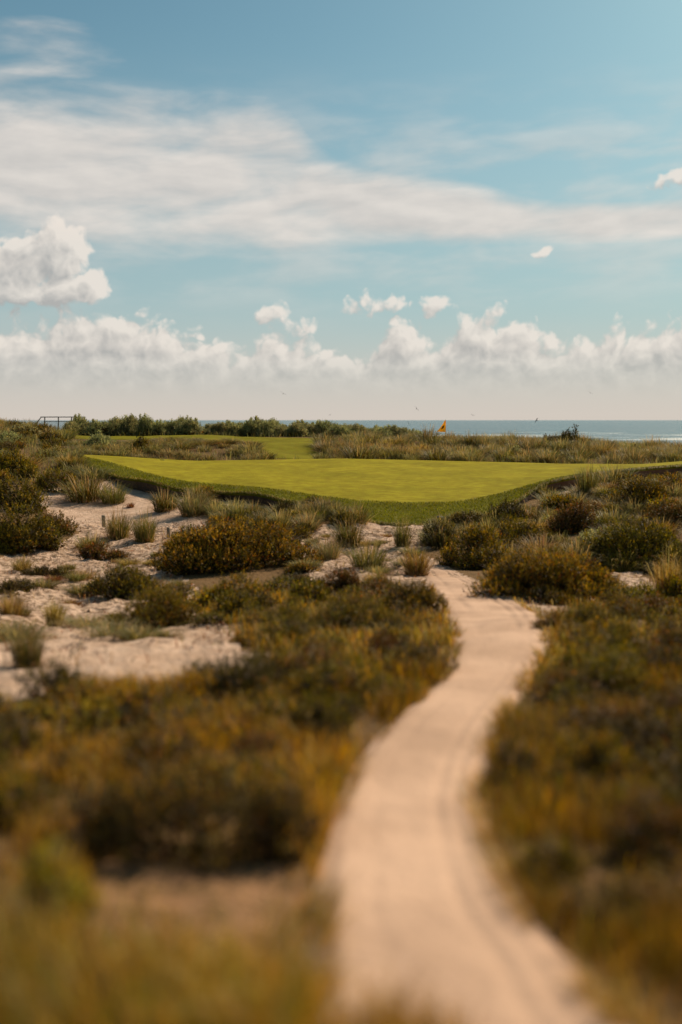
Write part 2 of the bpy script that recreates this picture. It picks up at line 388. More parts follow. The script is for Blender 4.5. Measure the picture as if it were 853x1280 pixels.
# ------------------------------------------------------------------ ground
us = np.concatenate([np.linspace(-3.0, -.8, 24, endpoint=False), np.linspace(-.8, -.42, 36, endpoint=False), np.linspace(-.42, .42, 420, endpoint=False), np.linspace(.42, .8, 36, endpoint=False), np.linspace(.8, 3.0, 25)])
ds = np.concatenate([np.exp(np.linspace(math.log(.6), math.log(42), 330, endpoint=False)), np.linspace(42, 80, 200, endpoint=False), np.linspace(80, 170, 150, endpoint=False), [200, 260, 400, 900, 3000, 12000, 42000]])
UU, DD = np.meshgrid(us, ds)
X, Y = UU * DD, DD
Zg = terrain(X, Y)
PXg = X / Y * F + HX
d0, h0 = curve(C0, PXg); d2, h2 = curve(C2, PXg)
under = (PXg > 90) & (PXg < 978) & (Y > d0 + .12) & (Y < d2 + 1.8)
Zg = np.where(under, np.minimum(Zg, green_h(PXg, np.minimum(Y, d2)) - .45), Zg)
Zg = np.where(Y > 240, np.minimum(Zg, -6.0), Zg)
sm, onp, pxx, pyy = sand_mask(X.ravel(), Y.ravel(), Zg.ravel())
lump = (.34 * fbm(X * 1.3, Y * 1.3, 71, 3) + .16 * fbm(X * 3.2, Y * 3.2, 72, 2)).ravel()
Zr = Zg.ravel() + np.where(sm & ~under.ravel() & (pyy > 655) & ~((pxx > 505) & (pxx < 705) & (pyy > 690)), lump * np.clip(Y.ravel() / 25, .3, 1.0), 0)
cover = np.where(sm | onp, 0.0, 1.0)
cover[(Y.ravel() > 118)] = 0.1
lowpatch = (pyy > 1060) & (pxx < 410) & sm
cover[lowpatch] = .46
debris = np.where((pyy > 660) & (pyy < 790), 1.0, .25); debris[lowpatch] = .3
nr, nc = UU.shape
idx = np.arange(nr * nc).reshape(nr, nc)
Fq = np.stack([idx[:-1, :-1], idx[:-1, 1:], idx[1:, 1:], idx[1:, :-1]], -1).reshape(-1, 4)
Vg = np.stack([X.ravel(), Y.ravel(), Zr], 1)
# close the fan behind the viewer with a plain apron
yb = -60.0
extra = np.array([(-120, yb, 1.5), (120, yb, 1.5), (-1.8, .6, 1.9), (1.8, .6, 1.9), (-120, 40, 1.0), (120, 40, 1.0)], float)
extra[2] = Vg[idx[0, 0]]; extra[3] = Vg[idx[0, -1]]; extra[4] = Vg[idx[300, 0]]; extra[5] = Vg[idx[300, -1]]
e0 = len(Vg); Vg2 = np.concatenate([Vg, extra])
Fq = np.concatenate([Fq, np.array([(e0, e0 + 1, e0 + 3, e0 + 2)])])
Ft = np.array([(e0, e0 + 2, e0 + 4), (e0 + 1, e0 + 5, e0 + 3)])
tc_ = np.zeros((len(Vg2), 3)); tc_[:e0, 0] = cover; tc_[:e0, 1] = debris; tc_[:e0, 2] = lowpatch; tc_[e0:, 0] = 1
link('ground', mesh_np('ground', Vg2, [Fq, Ft], [ground_mat()], tc_, True), kind='structure')

# ------------------------------------------------------------------ footpath: a real ribbon with wheel ruts
rows = []
pys = np.concatenate([np.linspace(704, 790, 90, endpoint=False), np.linspace(790, 1500, 150)])
W = 60
for py in pys:
    l, r = path_edges(np.array(py)); a = ground_at(float(l), float(py)); b = ground_at(float(r), float(py))
    rows.append((a, b))
# smooth the two edges
E = np.array([[a[:], b[:]] for a, b in rows])
for _ in range(6): E[1:-1] = (E[:-2] + 2 * E[1:-1] + E[2:]) / 4
PV, PC = [], []
t = np.linspace(-.06, 1.06, W)
for k in range(len(E)):
    a, b = E[k]
    xy = a[None, :2] + (b - a)[None, :2] * t[:, None]
    j = .12 * fbm(xy[:, 0] * 2, xy[:, 1] * 2, 91, 3)
    z = terrain(xy[:, 0], xy[:, 1], True)
    fr = np.clip((110 - k) / 60, .26, 1); rut = fr * (.6 * np.exp(-((t - .27 + j * .3) / .05) ** 2) + np.exp(-((t - .71 + j * .3) / .04) ** 2) + .8 * np.exp(-((t - .84 + j * .2) / .03) ** 2))
    edge = np.clip(np.minimum(t, 1 - t) / .10 + j * 1.5, -1, 1)
    dd = np.linalg.norm(xy, axis=1)
    rut = rut * np.clip(.75 + 3.2 * fbm(xy[:, 0] * .7, xy[:, 1] * .7, 97, 3), .1, 1.3)
    z = z + .018 + .035 * edge - .032 * rut + .022 * fbm(xy[:, 0] * 2.6, xy[:, 1] * 2.6, 44, 4)
    fade = np.clip(k / 34, 0, 1)
    z = z - (1 - fade) * .06
    PV.append(np.stack([xy[:, 0], xy[:, 1], z], 1)); PC.append((1 - .17 * rut - .18 * np.clip(fbm(xy[:, 0] * 1.1, xy[:, 1] * 1.1, 95, 4) * 3, 0, .6))[:, None] * np.array([[1, .985, .97]]))
idx = np.arange(len(E) * W).reshape(len(E), W)
Fq = np.stack([idx[:-1, :-1], idx[1:, :-1], idx[1:, 1:], idx[:-1, 1:]], -1).reshape(-1, 4)
link('sand_path', mesh_np('sand_path', np.concatenate(PV), [Fq], [path_mat()], np.concatenate(PC), True), kind='structure')

# ------------------------------------------------------------------ putting green with its sod lip
pxs = np.linspace(88, 980, 360); V = []; C = []
nb, nt_ = 14, 40
for px in pxs:
    d0, h0 = curve(C0, px); d1, h1 = curve(C1, px); d2, h2 = curve(C2, px)
    d = np.concatenate([np.linspace(d0, d1, nb, endpoint=False), np.linspace(d1, d2, nt_)])
    w = np.concatenate([1 - .35 * np.linspace(0, 1, nb) ** 2, np.clip(1 - (d[nb:] - d1) / 3.0, 0, 1) ** 1.5 * .62])
    h = green_h(np.full(len(d), px), d) + .03 * fbm(d * .25, np.full(len(d), px * .02), 5, 2)
    dj = d + 0.0
    dj[0] += .7 * float(fbm(np.array([px * .09]), np.array([.5]), 15, 4)[0])
    d = np.concatenate([[dj[0] + .45], [dj[0] + .12], dj, [d2 + 1.5, d2 + 2.5]])
    ld = float(lip_drop(px))
    h = np.concatenate([[h[0] - max(ld, .3) - .25], [h[0] - .10], h, [h2 - .25, h2 - .9]])
    w = np.concatenate([[1, 1], w, [1, 1]])
    x = (px - HX) / F * d
    V.append(np.stack([x, d, h], 1)); C.append(np.stack([w, w * 0, w * 0], 1))
m_ = len(V[0]); idx = np.arange(len(V) * m_).reshape(len(V), m_)
Fq = np.stack([idx[:-1, :-1], idx[1:, :-1], idx[1:, 1:], idx[:-1, 1:]], -1)
mi = np.zeros(Fq.shape[:2], int); mi[:, 0] = 1
GREEN_C, ROUGH_C = (.232, .194, .014), (.105, .100, .008)
M_turf = turf_mat('green_turf', GREEN_C, ROUGH_C)
link('putting_green', mesh_np('putting_green', np.concatenate(V), [Fq.reshape(-1, 4)], [M_turf, soil_mat()], np.concatenate(C), True, mi.ravel()), kind='structure')

# ------------------------------------------------------------------ fairway strip beyond the green
V = []; C = []
fx = np.linspace(60, 470, 90)
for px in fx:
    dn = np.interp(px, [60, 300, 335, 470], [92, 92, 79.5, 79.5]); df = np.interp(px, [60, 90, 430, 470], [98, 103, 103, 97])
    d = np.linspace(dn, df, 40); x = (px - HX) / F * d
    h = terrain(x, d) + .06; h[0] -= .3; h[-1] -= .3
    V.append(np.stack([x, d, h], 1)); w = np.full(40, .45); C.append(np.stack([w, w, w], 1))
idx = np.arange(90 * 40).reshape(90, 40)
Fq = np.stack([idx[:-1, :-1], idx[1:, :-1], idx[1:, 1:], idx[:-1, 1:]], -1).reshape(-1, 4)
link('fairway', mesh_np('fairway', np.concatenate(V), [Fq], [turf_mat('fairway_turf', (.17, .15, .012), (.13, .12, .010))], np.concatenate(C), True), kind='structure')

# ------------------------------------------------------------------ sea
sy = np.concatenate([np.linspace(120, 700, 60, endpoint=False), np.exp(np.linspace(math.log(700), math.log(40000), 30))])
SX, SY = np.meshgrid(np.linspace(-1.6, 1.6, 60), sy); SXw = SX * np.maximum(SY, 200)
SZ = -2.6 + .0 * SX + np.where(SY < 650, .35 * fbm(SXw * .015, SY * .07, 12, 2), 0)
idx = np.arange(SX.size).reshape(SX.shape)
Fq = np.stack([idx[:-1, :-1], idx[:-1, 1:], idx[1:, 1:], idx[1:, :-1]], -1).reshape(-1, 4)
link('sea', mesh_np('sea', np.stack([SXw.ravel(), SY.ravel(), SZ.ravel()], 1), [Fq], [sea_mat()], None, True), kind='structure')

# ------------------------------------------------------------------ colours of leaves and blades (albedo)
def pick(n, cols, weights, jit=.22):
    c = np.array(cols)[rng.choice(len(cols), n, p=np.array(weights) / sum(weights))]
    return np.clip(c * np.exp(rng.normal(0, jit, (n, 1))) * (1 + rng.normal(0, .05, (n, 3))), .004, .6)
OLIVE, DARK, BRIGHT, YELL, RUST = (.100, .070, .009), (.042, .031, .009), (.16, .125, .010), (.36, .21, .014), (.28, .105, .012)
STRAW, PALE, GREY, GOLD, BROWN = (.34, .235, .09), (.20, .168, .064), (.14, .135, .06), (.43, .185, .022), (.165, .068, .02)
SHRUB = {
    'amber': ([OLIVE, DARK, YELL, RUST, BRIGHT], [5, 4, 2.2, .25, 1.2]),
    'olive': ([OLIVE, DARK, BRIGHT, YELL], [5, 4, 1.5, .7]),
    'green': ([BRIGHT, OLIVE, DARK, YELL], [4, 4, 2, .6]),
    'lime': ([(.26, .22, .02), (.19, .17, .02), YELL, OLIVE], [4, 3, 2, 2]),
    'dark':  ([DARK, OLIVE, (.07, .04, .016)], [6, 2, 1]),
    'rust':  ([(.13, .07, .022), (.085, .050, .018), OLIVE, RUST], [4, 4, 3, .5]),
    'hedge': ([(.15, .145, .058), (.10, .10, .042), (.21, .19, .075), (.24, .2, .085)], [4, 3, 3, 1]),
    'silver': ([GREY, OLIVE, PALE, DARK], [4, 3, 2, 2]),
}
TIPS = {'amber': [(YELL, 4.5), (RUST, 1.0), (BRIGHT, 2.4), (OLIVE, 2)], 'olive': [(OLIVE, 4), (BRIGHT, 2), (YELL, 1.2)], 'green': [(BRIGHT, 4), (OLIVE, 2), (YELL, .8)], 'dark': [(OLIVE, 2), (DARK, 3)], 'lime': [((.30, .25, .02), 3), (YELL, 2)],
        'rust': [((.15, .085, .022), 3), (RUST, 1), (OLIVE, 2)], 'hedge': [((.13, .125, .05), 3), ((.085, .088, .034), 3)], 'silver': [(PALE, 3), (GREY, 4)]}

def shrub_meshes(kind, W, D, Hh, leaf=.055, dens=60, lobes=None, leaders=0, seed=0):
    """foliage and stem meshes of one shrub W wide, D deep, Hh tall; foliage is sprigs of small leaves over uneven lobes"""
    g, st = Geo(), Geo()
    nl = lobes or max(5, int(W * D * 1.4) + 4)
    nl = min(nl, 26)
    L = []
    for k in range(nl):
        a = rng.uniform(0, 2 * np.pi); q = math.sqrt(rng.uniform(0, 1)) * .86
        x, y = q * math.cos(a), q * math.sin(a)
        top = max(.22, 1 - .98 * q ** 2) * rng.uniform(.62, 1.10)
        r = rng.uniform(.17, .38)
        L.append((x * W / 2, y * D / 2, max(top - r * .8, .08) * Hh * .72, r * W / 2 * rng.uniform(.9, 1.15), r * D / 2 * 1.1, max(r, .32) * Hh * rng.uniform(.85, 1.1)))
    L.append((0, 0, Hh * .28, W * .34, D * .34, Hh * .62))
    cols, wts = SHRUB[kind]
    tc, tw = [c for c, _ in TIPS[kind]], [w for _, w in TIPS[kind]]
    for (cx, cy, cz, rx, ry, rz) in L:
        area = 2.6 * math.pi * ((rx * ry + rx * rz + ry * rz) / 3)
        ns = int(max(30, area * dens))
        v = rng.normal(size=(ns, 3)); v /= np.linalg.norm(v, axis=1, keepdims=True)
        v[:, 2] = np.where(v[:, 2] < -.35, -v[:, 2], v[:, 2])
        rr = rng.uniform(.70, 1.04, ns) * (1 + .22 * (vnoise(v[:, 0] * 3 + cx * 3, v[:, 1] * 3 + v[:, 2] * 2, seed) - .5))
        p = np.stack([cx + v[:, 0] * rx * rr, cy + v[:, 1] * ry * rr, cz + v[:, 2] * rz * rr], 1)
        keep = p[:, 2] > .0; p = p[keep]; v = v[keep]; ns = len(p)
        dirv = v * .7 + np.array([0, 0, .75]) + rng.normal(0, .28, (ns, 3)); dirv /= np.linalg.norm(dirv, axis=1, keepdims=True)
        ln = leaf * rng.uniform(2.0, 4.2, ns)
        nleaf = 9
        tone = pick(ns, cols, wts, .2); tipc = pick(ns, tc, tw, .2)
        hasTip = rng.random(ns) < .6
        for k in range(nleaf):
            f = (k + .5) / nleaf
            out = rng.normal(0, 1, (ns, 3)); out -= (out * dirv).sum(1, keepdims=True) * dirv; out /= np.linalg.norm(out, axis=1, keepdims=True)
            pos = p + dirv * (ln * f)[:, None]
            ldir = dirv * (.35 + .6 * f) + out * (1.0 - .5 * f)
            c = np.where((hasTip & (f > .6))[:, None], tipc, tone)
            s = leaf * rng.uniform(.7, 1.3, ns) * (1.1 - .35 * f)
            add_leaves(g, pos, ldir, s, s * rng.uniform(.18, .30, ns), c)
        # darker filler leaves inside each lobe
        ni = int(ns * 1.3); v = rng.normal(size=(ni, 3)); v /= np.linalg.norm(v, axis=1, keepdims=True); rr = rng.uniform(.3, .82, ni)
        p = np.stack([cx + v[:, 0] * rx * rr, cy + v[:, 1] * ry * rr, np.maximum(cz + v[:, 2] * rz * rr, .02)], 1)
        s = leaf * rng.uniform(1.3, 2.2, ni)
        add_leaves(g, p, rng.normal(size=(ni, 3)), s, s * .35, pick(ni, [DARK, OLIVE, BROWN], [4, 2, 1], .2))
        for q in range(3):
            mid = (cx * .5 + rng.normal(0, .06) * W, cy * .5 + rng.normal(0, .06) * D, cz * .55)
            end = (cx + rng.normal(0, .35) * rx, cy + rng.normal(0, .35) * ry, cz + rz * rng.uniform(.3, .9))
            b = (cx * .25 + rng.normal(0, .05) * W, cy * .25 + rng.normal(0, .05) * D, -.08)
            add_tube(st, [b, mid, end], .022 * max(1, Hh), .006, (.075, .05, .032))
    for k in range(5 + int(W * 3)):       # dead twigs poking out of the foliage
        a = rng.uniform(0, 2 * np.pi); q = rng.uniform(.2, .95); e = np.array([q * math.cos(a) * W / 2 * 1.08, q * math.sin(a) * D / 2 * 1.08, Hh * max(.2, 1 - .75 * q * q) * rng.uniform(.8, 1.12)])
        b = e * [.55, .55, .5]; md_ = (b + e) / 2 + rng.normal(0, .04, 3)
        add_tube(st, [b, md_, e], leaf * .16, leaf * .05, (.20, .155, .115), 4)
        for _ in range(2):
            add_tube(st, [md_, md_ + (e - md_) * .5 + rng.normal(0, .05, 3), md_ + (e - md_) * .9 + rng.normal(0, .10, 3)], leaf * .10, leaf * .04, (.20, .155, .115), 3)
    for k in range(leaders):
        a = rng.uniform(0, 2 * np.pi); q = rng.uniform(.1, .75)
        b = np.array([q * math.cos(a) * W / 2, q * math.sin(a) * D / 2, Hh * (1 - .5 * q * q) * .8]); hl = Hh * rng.uniform(.22, .5)
        lean = rng.normal(0, .22, 2) * hl
        e = b + [lean[0], lean[1], hl]
        add_tube(st, [b - [0, 0, .3 * Hh], b, e], .02, .006, (.075, .05, .032))
        nlf = int(150 * hl); f = rng.uniform(0, 1.05, nlf); p = b + (e - b) * f[:, None] + rng.normal(0, .09, (nlf, 3))
        dv = rng.normal(0, 1, (nlf, 3)) + [0, 0, .7]; s = leaf * rng.uniform(1.0, 1.8, nlf)
        add_leaves(g, p, dv, s, s * .28, pick(nlf, cols, wts, .2))
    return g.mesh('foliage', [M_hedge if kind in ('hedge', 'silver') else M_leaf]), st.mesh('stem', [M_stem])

def tuft_mesh(kind, nbl=260, rad=.28, hh=.85, spread=.55, w=.006):
    cols = {'pale': ([PALE, GREY, STRAW, OLIVE], [4, 3, 2, 1.5]), 'olive': ([OLIVE, GREY, (.13, .125, .03), STRAW, DARK], [4, 2, 3, 1, 2]), 'gold': ([(.27, .18, .045), STRAW, OLIVE, BROWN], [4, 3, 2, .6]),
            'rust': ([BROWN, (.16, .07, .03), RUST], [4, 3, 1]), 'green': ([(.12, .12, .03), BRIGHT, PALE, STRAW], [4, 2, 2, 1])}[kind]
    g = Geo()
    a = rng.uniform(0, 2 * np.pi, nbl); q = np.sqrt(rng.uniform(0, 1, nbl)) * rad
    base = np.stack([np.cos(a) * q, np.sin(a) * q, np.full(nbl, -.05)], 1)
    la = a + rng.normal(0, .7, nbl); h = hh * rng.uniform(.55, 1.1, nbl); ln = spread * (q / rad * .7 + .25) * rng.uniform(.4, 1.5, nbl)
    add_blades(g, base, h, la, ln, np.full(nbl, w) * rng.uniform(.7, 1.3, nbl), pick(nbl, *cols, .22), .12)
    nd = nbl // 5   # dead skirt
    a = rng.uniform(0, 2 * np.pi, nd); base = np.stack([np.cos(a) * rad * .9, np.sin(a) * rad * .9, np.full(nd, -.03)], 1)
    add_blades(g, base, hh * rng.uniform(.12, .35, nd), a, spread * rng.uniform(.6, 1.3, nd), np.full(nd, w), pick(nd, [STRAW, BROWN], [2, 1.5], .2), .4)
    nsd = nbl // 14     # seed stalks
    a = rng.uniform(0, 2 * np.pi, nsd); q = np.sqrt(rng.uniform(0, 1, nsd)) * rad * .6
    base = np.stack([np.cos(a) * q, np.sin(a) * q, np.full(nsd, -.05)], 1)
    add_blades(g, base, hh * rng.uniform(1.05, 1.4, nsd), a, spread * rng.uniform(.1, .6, nsd), np.full(nsd, w * 1.1), pick(nsd, [STRAW, PALE], [2, 1], .15), .02)
    return g.mesh('tuft', [M_grass])

TUFTS = {k: [tuft_mesh(k, *a) for a in ((420, .40, .85, .62, .008), (360, .34, .95, .55, .008), (460, .48, .75, .8, .008), (400, .38, .88, .75, .008))] for k in ('pale', 'olive', 'gold', 'green')}
TUFTS['rust'] = [tuft_mesh('rust', 260, .28, .6, .5, .008)]

def base_z(x, y):
    return float(terrain(np.array([x]), np.array([y]))[0])
def place_tuft(kind, loc, sx, sz, label, group=None, name='grass_tuft'):
    o = bpy.data.objects.new(name, random.choice(TUFTS[kind])); col.objects.link(o)
    o.location = loc; o.rotation_euler = (rng.normal(0, .06), rng.normal(0, .06), rng.uniform(0, 6.28)); o.scale = (sx, sx * rng.uniform(.85, 1.15), sz)
    return tag(o, label, 'grass tuft', group)
def shrub(loc, meshes, label, group=None, name='shrub', rotz=0, s=(1, 1, 1), cat='shrub'):
    r = bpy.data.objects.new(name, None); col.objects.link(r); r.location = loc; r.rotation_euler = (0, 0, rotz); r.scale = s
    tag(r, label, cat, group)
    link('foliage', meshes[0], r); link('stem', meshes[1], r)
    return r

# ------------------------------------------------------------------ the shrubs one can tell apart: px of the base, py of the base, width px, height px
NAMED = [
 ('amber', 297, 714, 205, 66, 'largest dark domed shrub, its leaf tips amber, in the middle of the left sand'),
 ('amber', 298, 760, 84, 42, 'small orange-tipped shrub in front of the largest domed shrub'),
 ('olive', 152, 752, 112, 44, 'low olive shrub on the left sand, behind the bright green one'),
 ('green', 196, 786, 118, 54, 'bright green bushy shrub at the edge of the pale sand strip'),
 ('amber', 684, 752, 212, 66, 'broad amber-flecked shrub at the head of the path, on its right'),
 ('olive', 796, 716, 150, 66, 'dark leafy shrub with a deep shadow behind the small right sand patch'),
 ('amber', 600, 712, 104, 54, 'rounded olive shrub with orange tops between the green and the path head'),
 ('dark', 545, 686, 48, 34, 'small dark tufty shrub at the foot of the green, near the path head'),
 ('dark', 636, 660, 62, 32, 'dark shaggy shrub against the right foot of the green'),
 ('dark', 588, 668, 60, 26, 'low dark shrub below the green, left of the shaggy dark one'),
 ('olive', 22, 692, 110, 62, 'dark shrub mass at the far left edge of the sand'),
 ('rust', 66, 668, 60, 26, 'low brown-edged shrub spilling onto the sand at left'),
 ('olive', 20, 640, 80, 42, 'olive shrub on the left dune, above the dark shrub mass'),
 ('green', 70, 618, 66, 34, 'grassy green shrub on the left dune beside the bunker'),
 ('amber', 12, 598, 66, 36, 'orange-flowered shrub on the crest of the left dune'),
 ('dark', 24, 742, 44, 14, 'flat dark mat of a plant lying alone on the left sand'),
 ('rust', 120, 702, 58, 20, 'brown straggly shrub on the lumpy left sand, below the wooden stakes'),
 ('dark', 62, 723, 46, 11, 'thin dark creeping plant on the sand beside the flat mat'),
 ('olive', 650, 690, 90, 40, 'olive shrub halfway up the right mound'),
 ('rust', 720, 668, 80, 40, 'brown heathery shrub on the right mound, below its bunker'),
 ('amber', 702, 642, 70, 20, 'yellow-flowered shrub just below the right-hand bunker sand'),
 ('olive', 800, 640, 96, 40, 'broad olive shrub near the top of the right mound'),
 ('rust', 838, 662, 70, 34, 'brown shrub at the right edge of the right mound'),
 ('amber', 842, 622, 60, 28, 'yellow-green shrub highest on the right mound'),
 ('olive', 440, 800, 150, 62, 'large dark-based shrub on the left bank of the path'),
 ('olive', 512, 772, 100, 44, 'shrub crowning the left bank where the path bends'),
 ('dark', 520, 846, 96, 52, 'dark low shrub close to the outer bend of the path'),
 ('olive', 366, 812, 96, 46, 'olive shrub beside the right end of the pale sand strip'),
 ('green', 440, 880, 130, 60, 'green shrub on the left bank, lower than the dark one at the bend'),
 ('olive', 400, 930, 110, 60, 'blurred olive shrub left of the narrowest part of the path'),
 ('rust', 302, 938, 112, 42, 'blurred reddish-brown shrub in the scrub left of the path'),
 ('dark', 150, 898, 56, 26, 'small blurred dark plant in the left scrub'),
 ('dark', 14, 952, 84, 66, 'blurred dark green shrub at the left frame edge'),
 ('dark', 226, 1096, 330, 128, 'widest blurred shrub in the foreground, above the bare brown sand'),  # dark leaf colours here and on its dark neighbours stand in for near-side shade
 ('lime', 66, 1170, 120, 116, 'blurred yellow-green leafy plant in the golden grass at lower left'),
 ('dark', 110, 1080, 150, 104, 'blurred dark shrub joined to the left side of the widest one'),
 ('dark', 350, 1088, 120, 112, 'blurred dark shrub between the widest one and the path'),
 ('olive', 30, 1040, 120, 76, 'blurred shrub at the left edge beside the widest one'),
 ('rust', 690, 790, 60, 24, 'low orange-brown plant at the right edge of the path'),
 ('olive', 740, 800, 110, 44, 'olive shrub on the right bank of the path, behind the yellow grass'),
 ('green', 760, 880, 170, 62, 'blurred bright green shrub on the right bank with a black underside'),
 ('dark', 836, 850, 70, 36, 'blurred dark shrub at the right frame edge'),
 ('dark', 640, 990, 70, 72, 'blurred dark shrub pressing into the right side of the path bend'),
 ('amber', 740, 1000, 160, 90, 'blurred olive shrub in the middle of the right scrub'),
 ('rust', 820, 1080, 130, 90, 'blurred brown shrub low in the right scrub'),
 ('green', 690, 1105, 90, 60, 'blurred yellow-green shrub beside the lower right edge of the path'),
 ('rust', 760, 1180, 130, 70, 'blurred red-brown shrub at the lower right corner of the scrub'),
]
mesh_cache = {}
for (kind, px, py, w, h, lab) in NAMED:
    g = ground_at(px, py)
    W_ = w * g.y / F; H_ = h * g.y / F
    dp = min(W_ * .7, W_ * .6 + .5)
    c = Vector((g.x * (1 + dp * .35 / g.y), g.y + dp * .38, 0)); c.z = base_z(c.x, c.y) - .03
    H_ = max(.12, (H_ - max(0, (c.z - g.z))) * 1.02)
    leaf = float(np.clip(.0020 * g.y, .028, .085))
    dens = float(np.clip(5.0 / (leaf * leaf) * .045, 22, 190))
    ms = shrub_meshes(kind, W_, dp, H_, leaf, dens * 1.25, seed=int(px))
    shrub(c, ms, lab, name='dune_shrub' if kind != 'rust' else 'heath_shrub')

SKIRT = []
for (kind, px, py, w, h, lab) in NAMED:
    if py < 800 and py > 640 and px < 420:
        for q in range(3 if w > 90 else 1):
            p2 = px + rng.uniform(-.62, .62) * w; g = ground_at(p2, py + rng.uniform(-.22, .05) * h)
            SKIRT.append((kind, g, w))
# ------------------------------------------------------------------ tufts one can tell apart
NT = [
 ('olive', 104, 628, 66, 34, 'shaggy grass tuft hanging over the left bunker sand'), ('green', 140, 630, 40, 28, 'arching grass tuft at the left bunker, right of the shaggy one'),
 ('olive', 205, 640, 46, 26, 'grass tuft on the sand tongue below the bunker lip, left one of a pair'), ('pale', 240, 646, 50, 30, 'grass tuft on the sand tongue below the bunker lip, right one of a pair'),
 ('rust', 163, 635, 18, 10, 'tiny red-brown tuft alone on smooth bunker sand'), ('green', 180, 678, 40, 34, 'upright grass tuft right of the first wooden stake'),
 ('green', 146, 674, 46, 28, 'grass tuft at the foot of the first wooden stake'), ('olive', 112, 694, 50, 24, 'olive grass tuft on the lumpy sand, left of the stakes'),
 ('olive', 460, 713, 56, 38, 'round olive grass tuft alone on the sand before the path head'), ('olive', 435, 684, 52, 32, 'grass tuft on the sand behind the round olive one'),
 ('gold', 522, 720, 58, 30, 'straw-edged tuft at the very end of the path'), ('olive', 503, 686, 32, 34, 'narrow dark grass tuft at the foot of the green'),
 ('olive', 446, 657, 42, 24, 'grass tuft touching the front bank of the green'), ('gold', 66, 782, 44, 26, 'small golden grass tuft on pale sand at left'),
 ('gold', 26, 716, 36, 18, 'thin straw tuft on the lumpy sand at the left edge'), ('olive', 30, 834, 74, 42, 'olive tuft at the left edge of the pale sand strip'),
 ('gold', 12, 770, 40, 28, 'straw tuft at the left frame edge above the pale sand strip'), ('pale', 410, 700, 44, 30, 'pale tuft on the sand right of the largest domed shrub'),
 ('olive', 735, 622, 36, 36, 'dark spiky tuft standing beside the right bunker sand'), ('pale', 770, 612, 60, 28, 'pale bristling tuft under the long right bunker lip'),
 ('gold', 838, 752, 60, 50, 'tall yellow tuft right of the small right sand patch'), ('olive', 680, 622, 24, 16, 'little tuft at the mouth of the right bunker'),
 ('gold', 470, 742, 50, 26, 'yellowed tuft on the left bank by the path head'), ('pale', 60, 690, 36, 22, 'pale tuft against the dark shrub mass at left'),
]
for (kind, px, py, w, h, lab) in NT:
    g = ground_at(px, py); W_ = w * g.y / F; H_ = h * g.y / F
    place_tuft(kind, (g.x, g.y + W_ * .2, base_z(g.x, g.y + W_ * .2)), W_ / 1.45, H_ / .82, lab)

# ------------------------------------------------------------------ repeated plants, zone by zone
def free(x, y, margin=0.0):
    z = terrain(x, y); m, onp, px, py = sand_mask(x, y, z)
    if margin:
        l, r = path_edges(py); mm = margin * F / y; onp |= (px > l - mm) & (px < r + mm) & (y < 45) & (py > 700)
    d0, _ = curve(C0, px); d2, _ = curve(C2, px)
    ong = (px > 86) & (px < 985) & (y > d0 - .7) & (y < d2 + 1.0)
    fair = (px > 332) & (px < 402) & (y > 79) & (y < 103)
    dn = np.interp(px, [60, 300, 335, 470], [92, 92, 79.5, 79.5])
    fair |= (px > 85) & (px < 432) & (y > np.maximum(dn, 93)) & (y < 103)
    return ~m & ~onp & ~ong & ~fair, px, py, z
def scatter(nwant, u0, u1, a, b, cond, mind, margin=0.0):
    """points spread over a range of bearing px and distance, at least mind * size apart"""
    out = []
    tries = 0
    while len(out) < nwant and tries < 60:
        tries += 1
        px = rng.uniform(u0, u1, 400); d = np.sqrt(rng.uniform(a * a, b * b, 400)); x = (px - HX) / F * d
        ok, px, py, z = free(x, d, margin)
        ok &= cond(px, py, d)
        for i in np.nonzero(ok)[0]:
            if len(out) >= nwant: break
            if all((x[i] - q[0]) ** 2 + (d[i] - q[1]) ** 2 > mind * mind for q in out): out.append((x[i], d[i], z[i], px[i], py[i]))
    return out
T = lambda px, py, d: np.ones(px.shape, bool)
# belt of dune grass behind the green, right of the fairway gap
for x, d, z, px, py in scatter(170, 396, 905, 78.8, 97, T, .72):
    k = random.choices(['pale', 'olive', 'gold', 'green'], [6, 3, 1, 1])[0]; s = rng.uniform(1.0, 1.75)
    lab = 'pale dune grass tuft in the belt behind the green, left of the flag' if px < 556 else 'pale dune grass tuft in the belt behind the green, right of the flag'
    place_tuft(k, (x, d, z), s * 1.25, s * rng.uniform(.72, 1.0), lab, 'dune grass tufts in the belt behind the green, ' + ('left' if px < 556 else 'right') + ' of the flag', 'dune_grass_tuft')
# rounded grass mound behind the left end of the green
for x, d, z, px, py in scatter(64, 96, 336, 77.5, 91, T, .7):
    s = rng.uniform(1.0, 1.6); place_tuft(random.choice(['pale', 'pale', 'olive']), (x, d, z), s * 1.3, s * (.6 if d < 84 else .36), 'grey-green tuft on the rounded grass mound between the green and the fairway', 'tufts on the rounded grass mound', 'dune_grass_tuft')
# rough grass round the left tip of the green
for (px, d) in ((86, 70), (92, 66.5), (80, 73), (103, 63.5), (118, 61.8), (88, 75.5), (96, 77)):
    x = (px - HX) / F * d; s = rng.uniform(.8, 1.2); place_tuft(random.choice(['olive', 'pale', 'green']), (x, d, base_z(x, d)), s * 1.4, s * .65, 'rough grass tuft overlapping the left tip of the green', 'rough tufts at the left tip of the green')
# left dune crest
for x, d, z, px, py in scatter(70, -70, 150, 56, 118, lambda px, py, d: (px < 92) | (d > 104), .9):
    s = rng.uniform(.9, 1.6); place_tuft(random.choice(['olive', 'gold', 'pale', 'green']), (x, d, z), s * 1.3, s * .75, 'olive grass tuft on the slope of the left dune', 'grass tufts on the left dune')
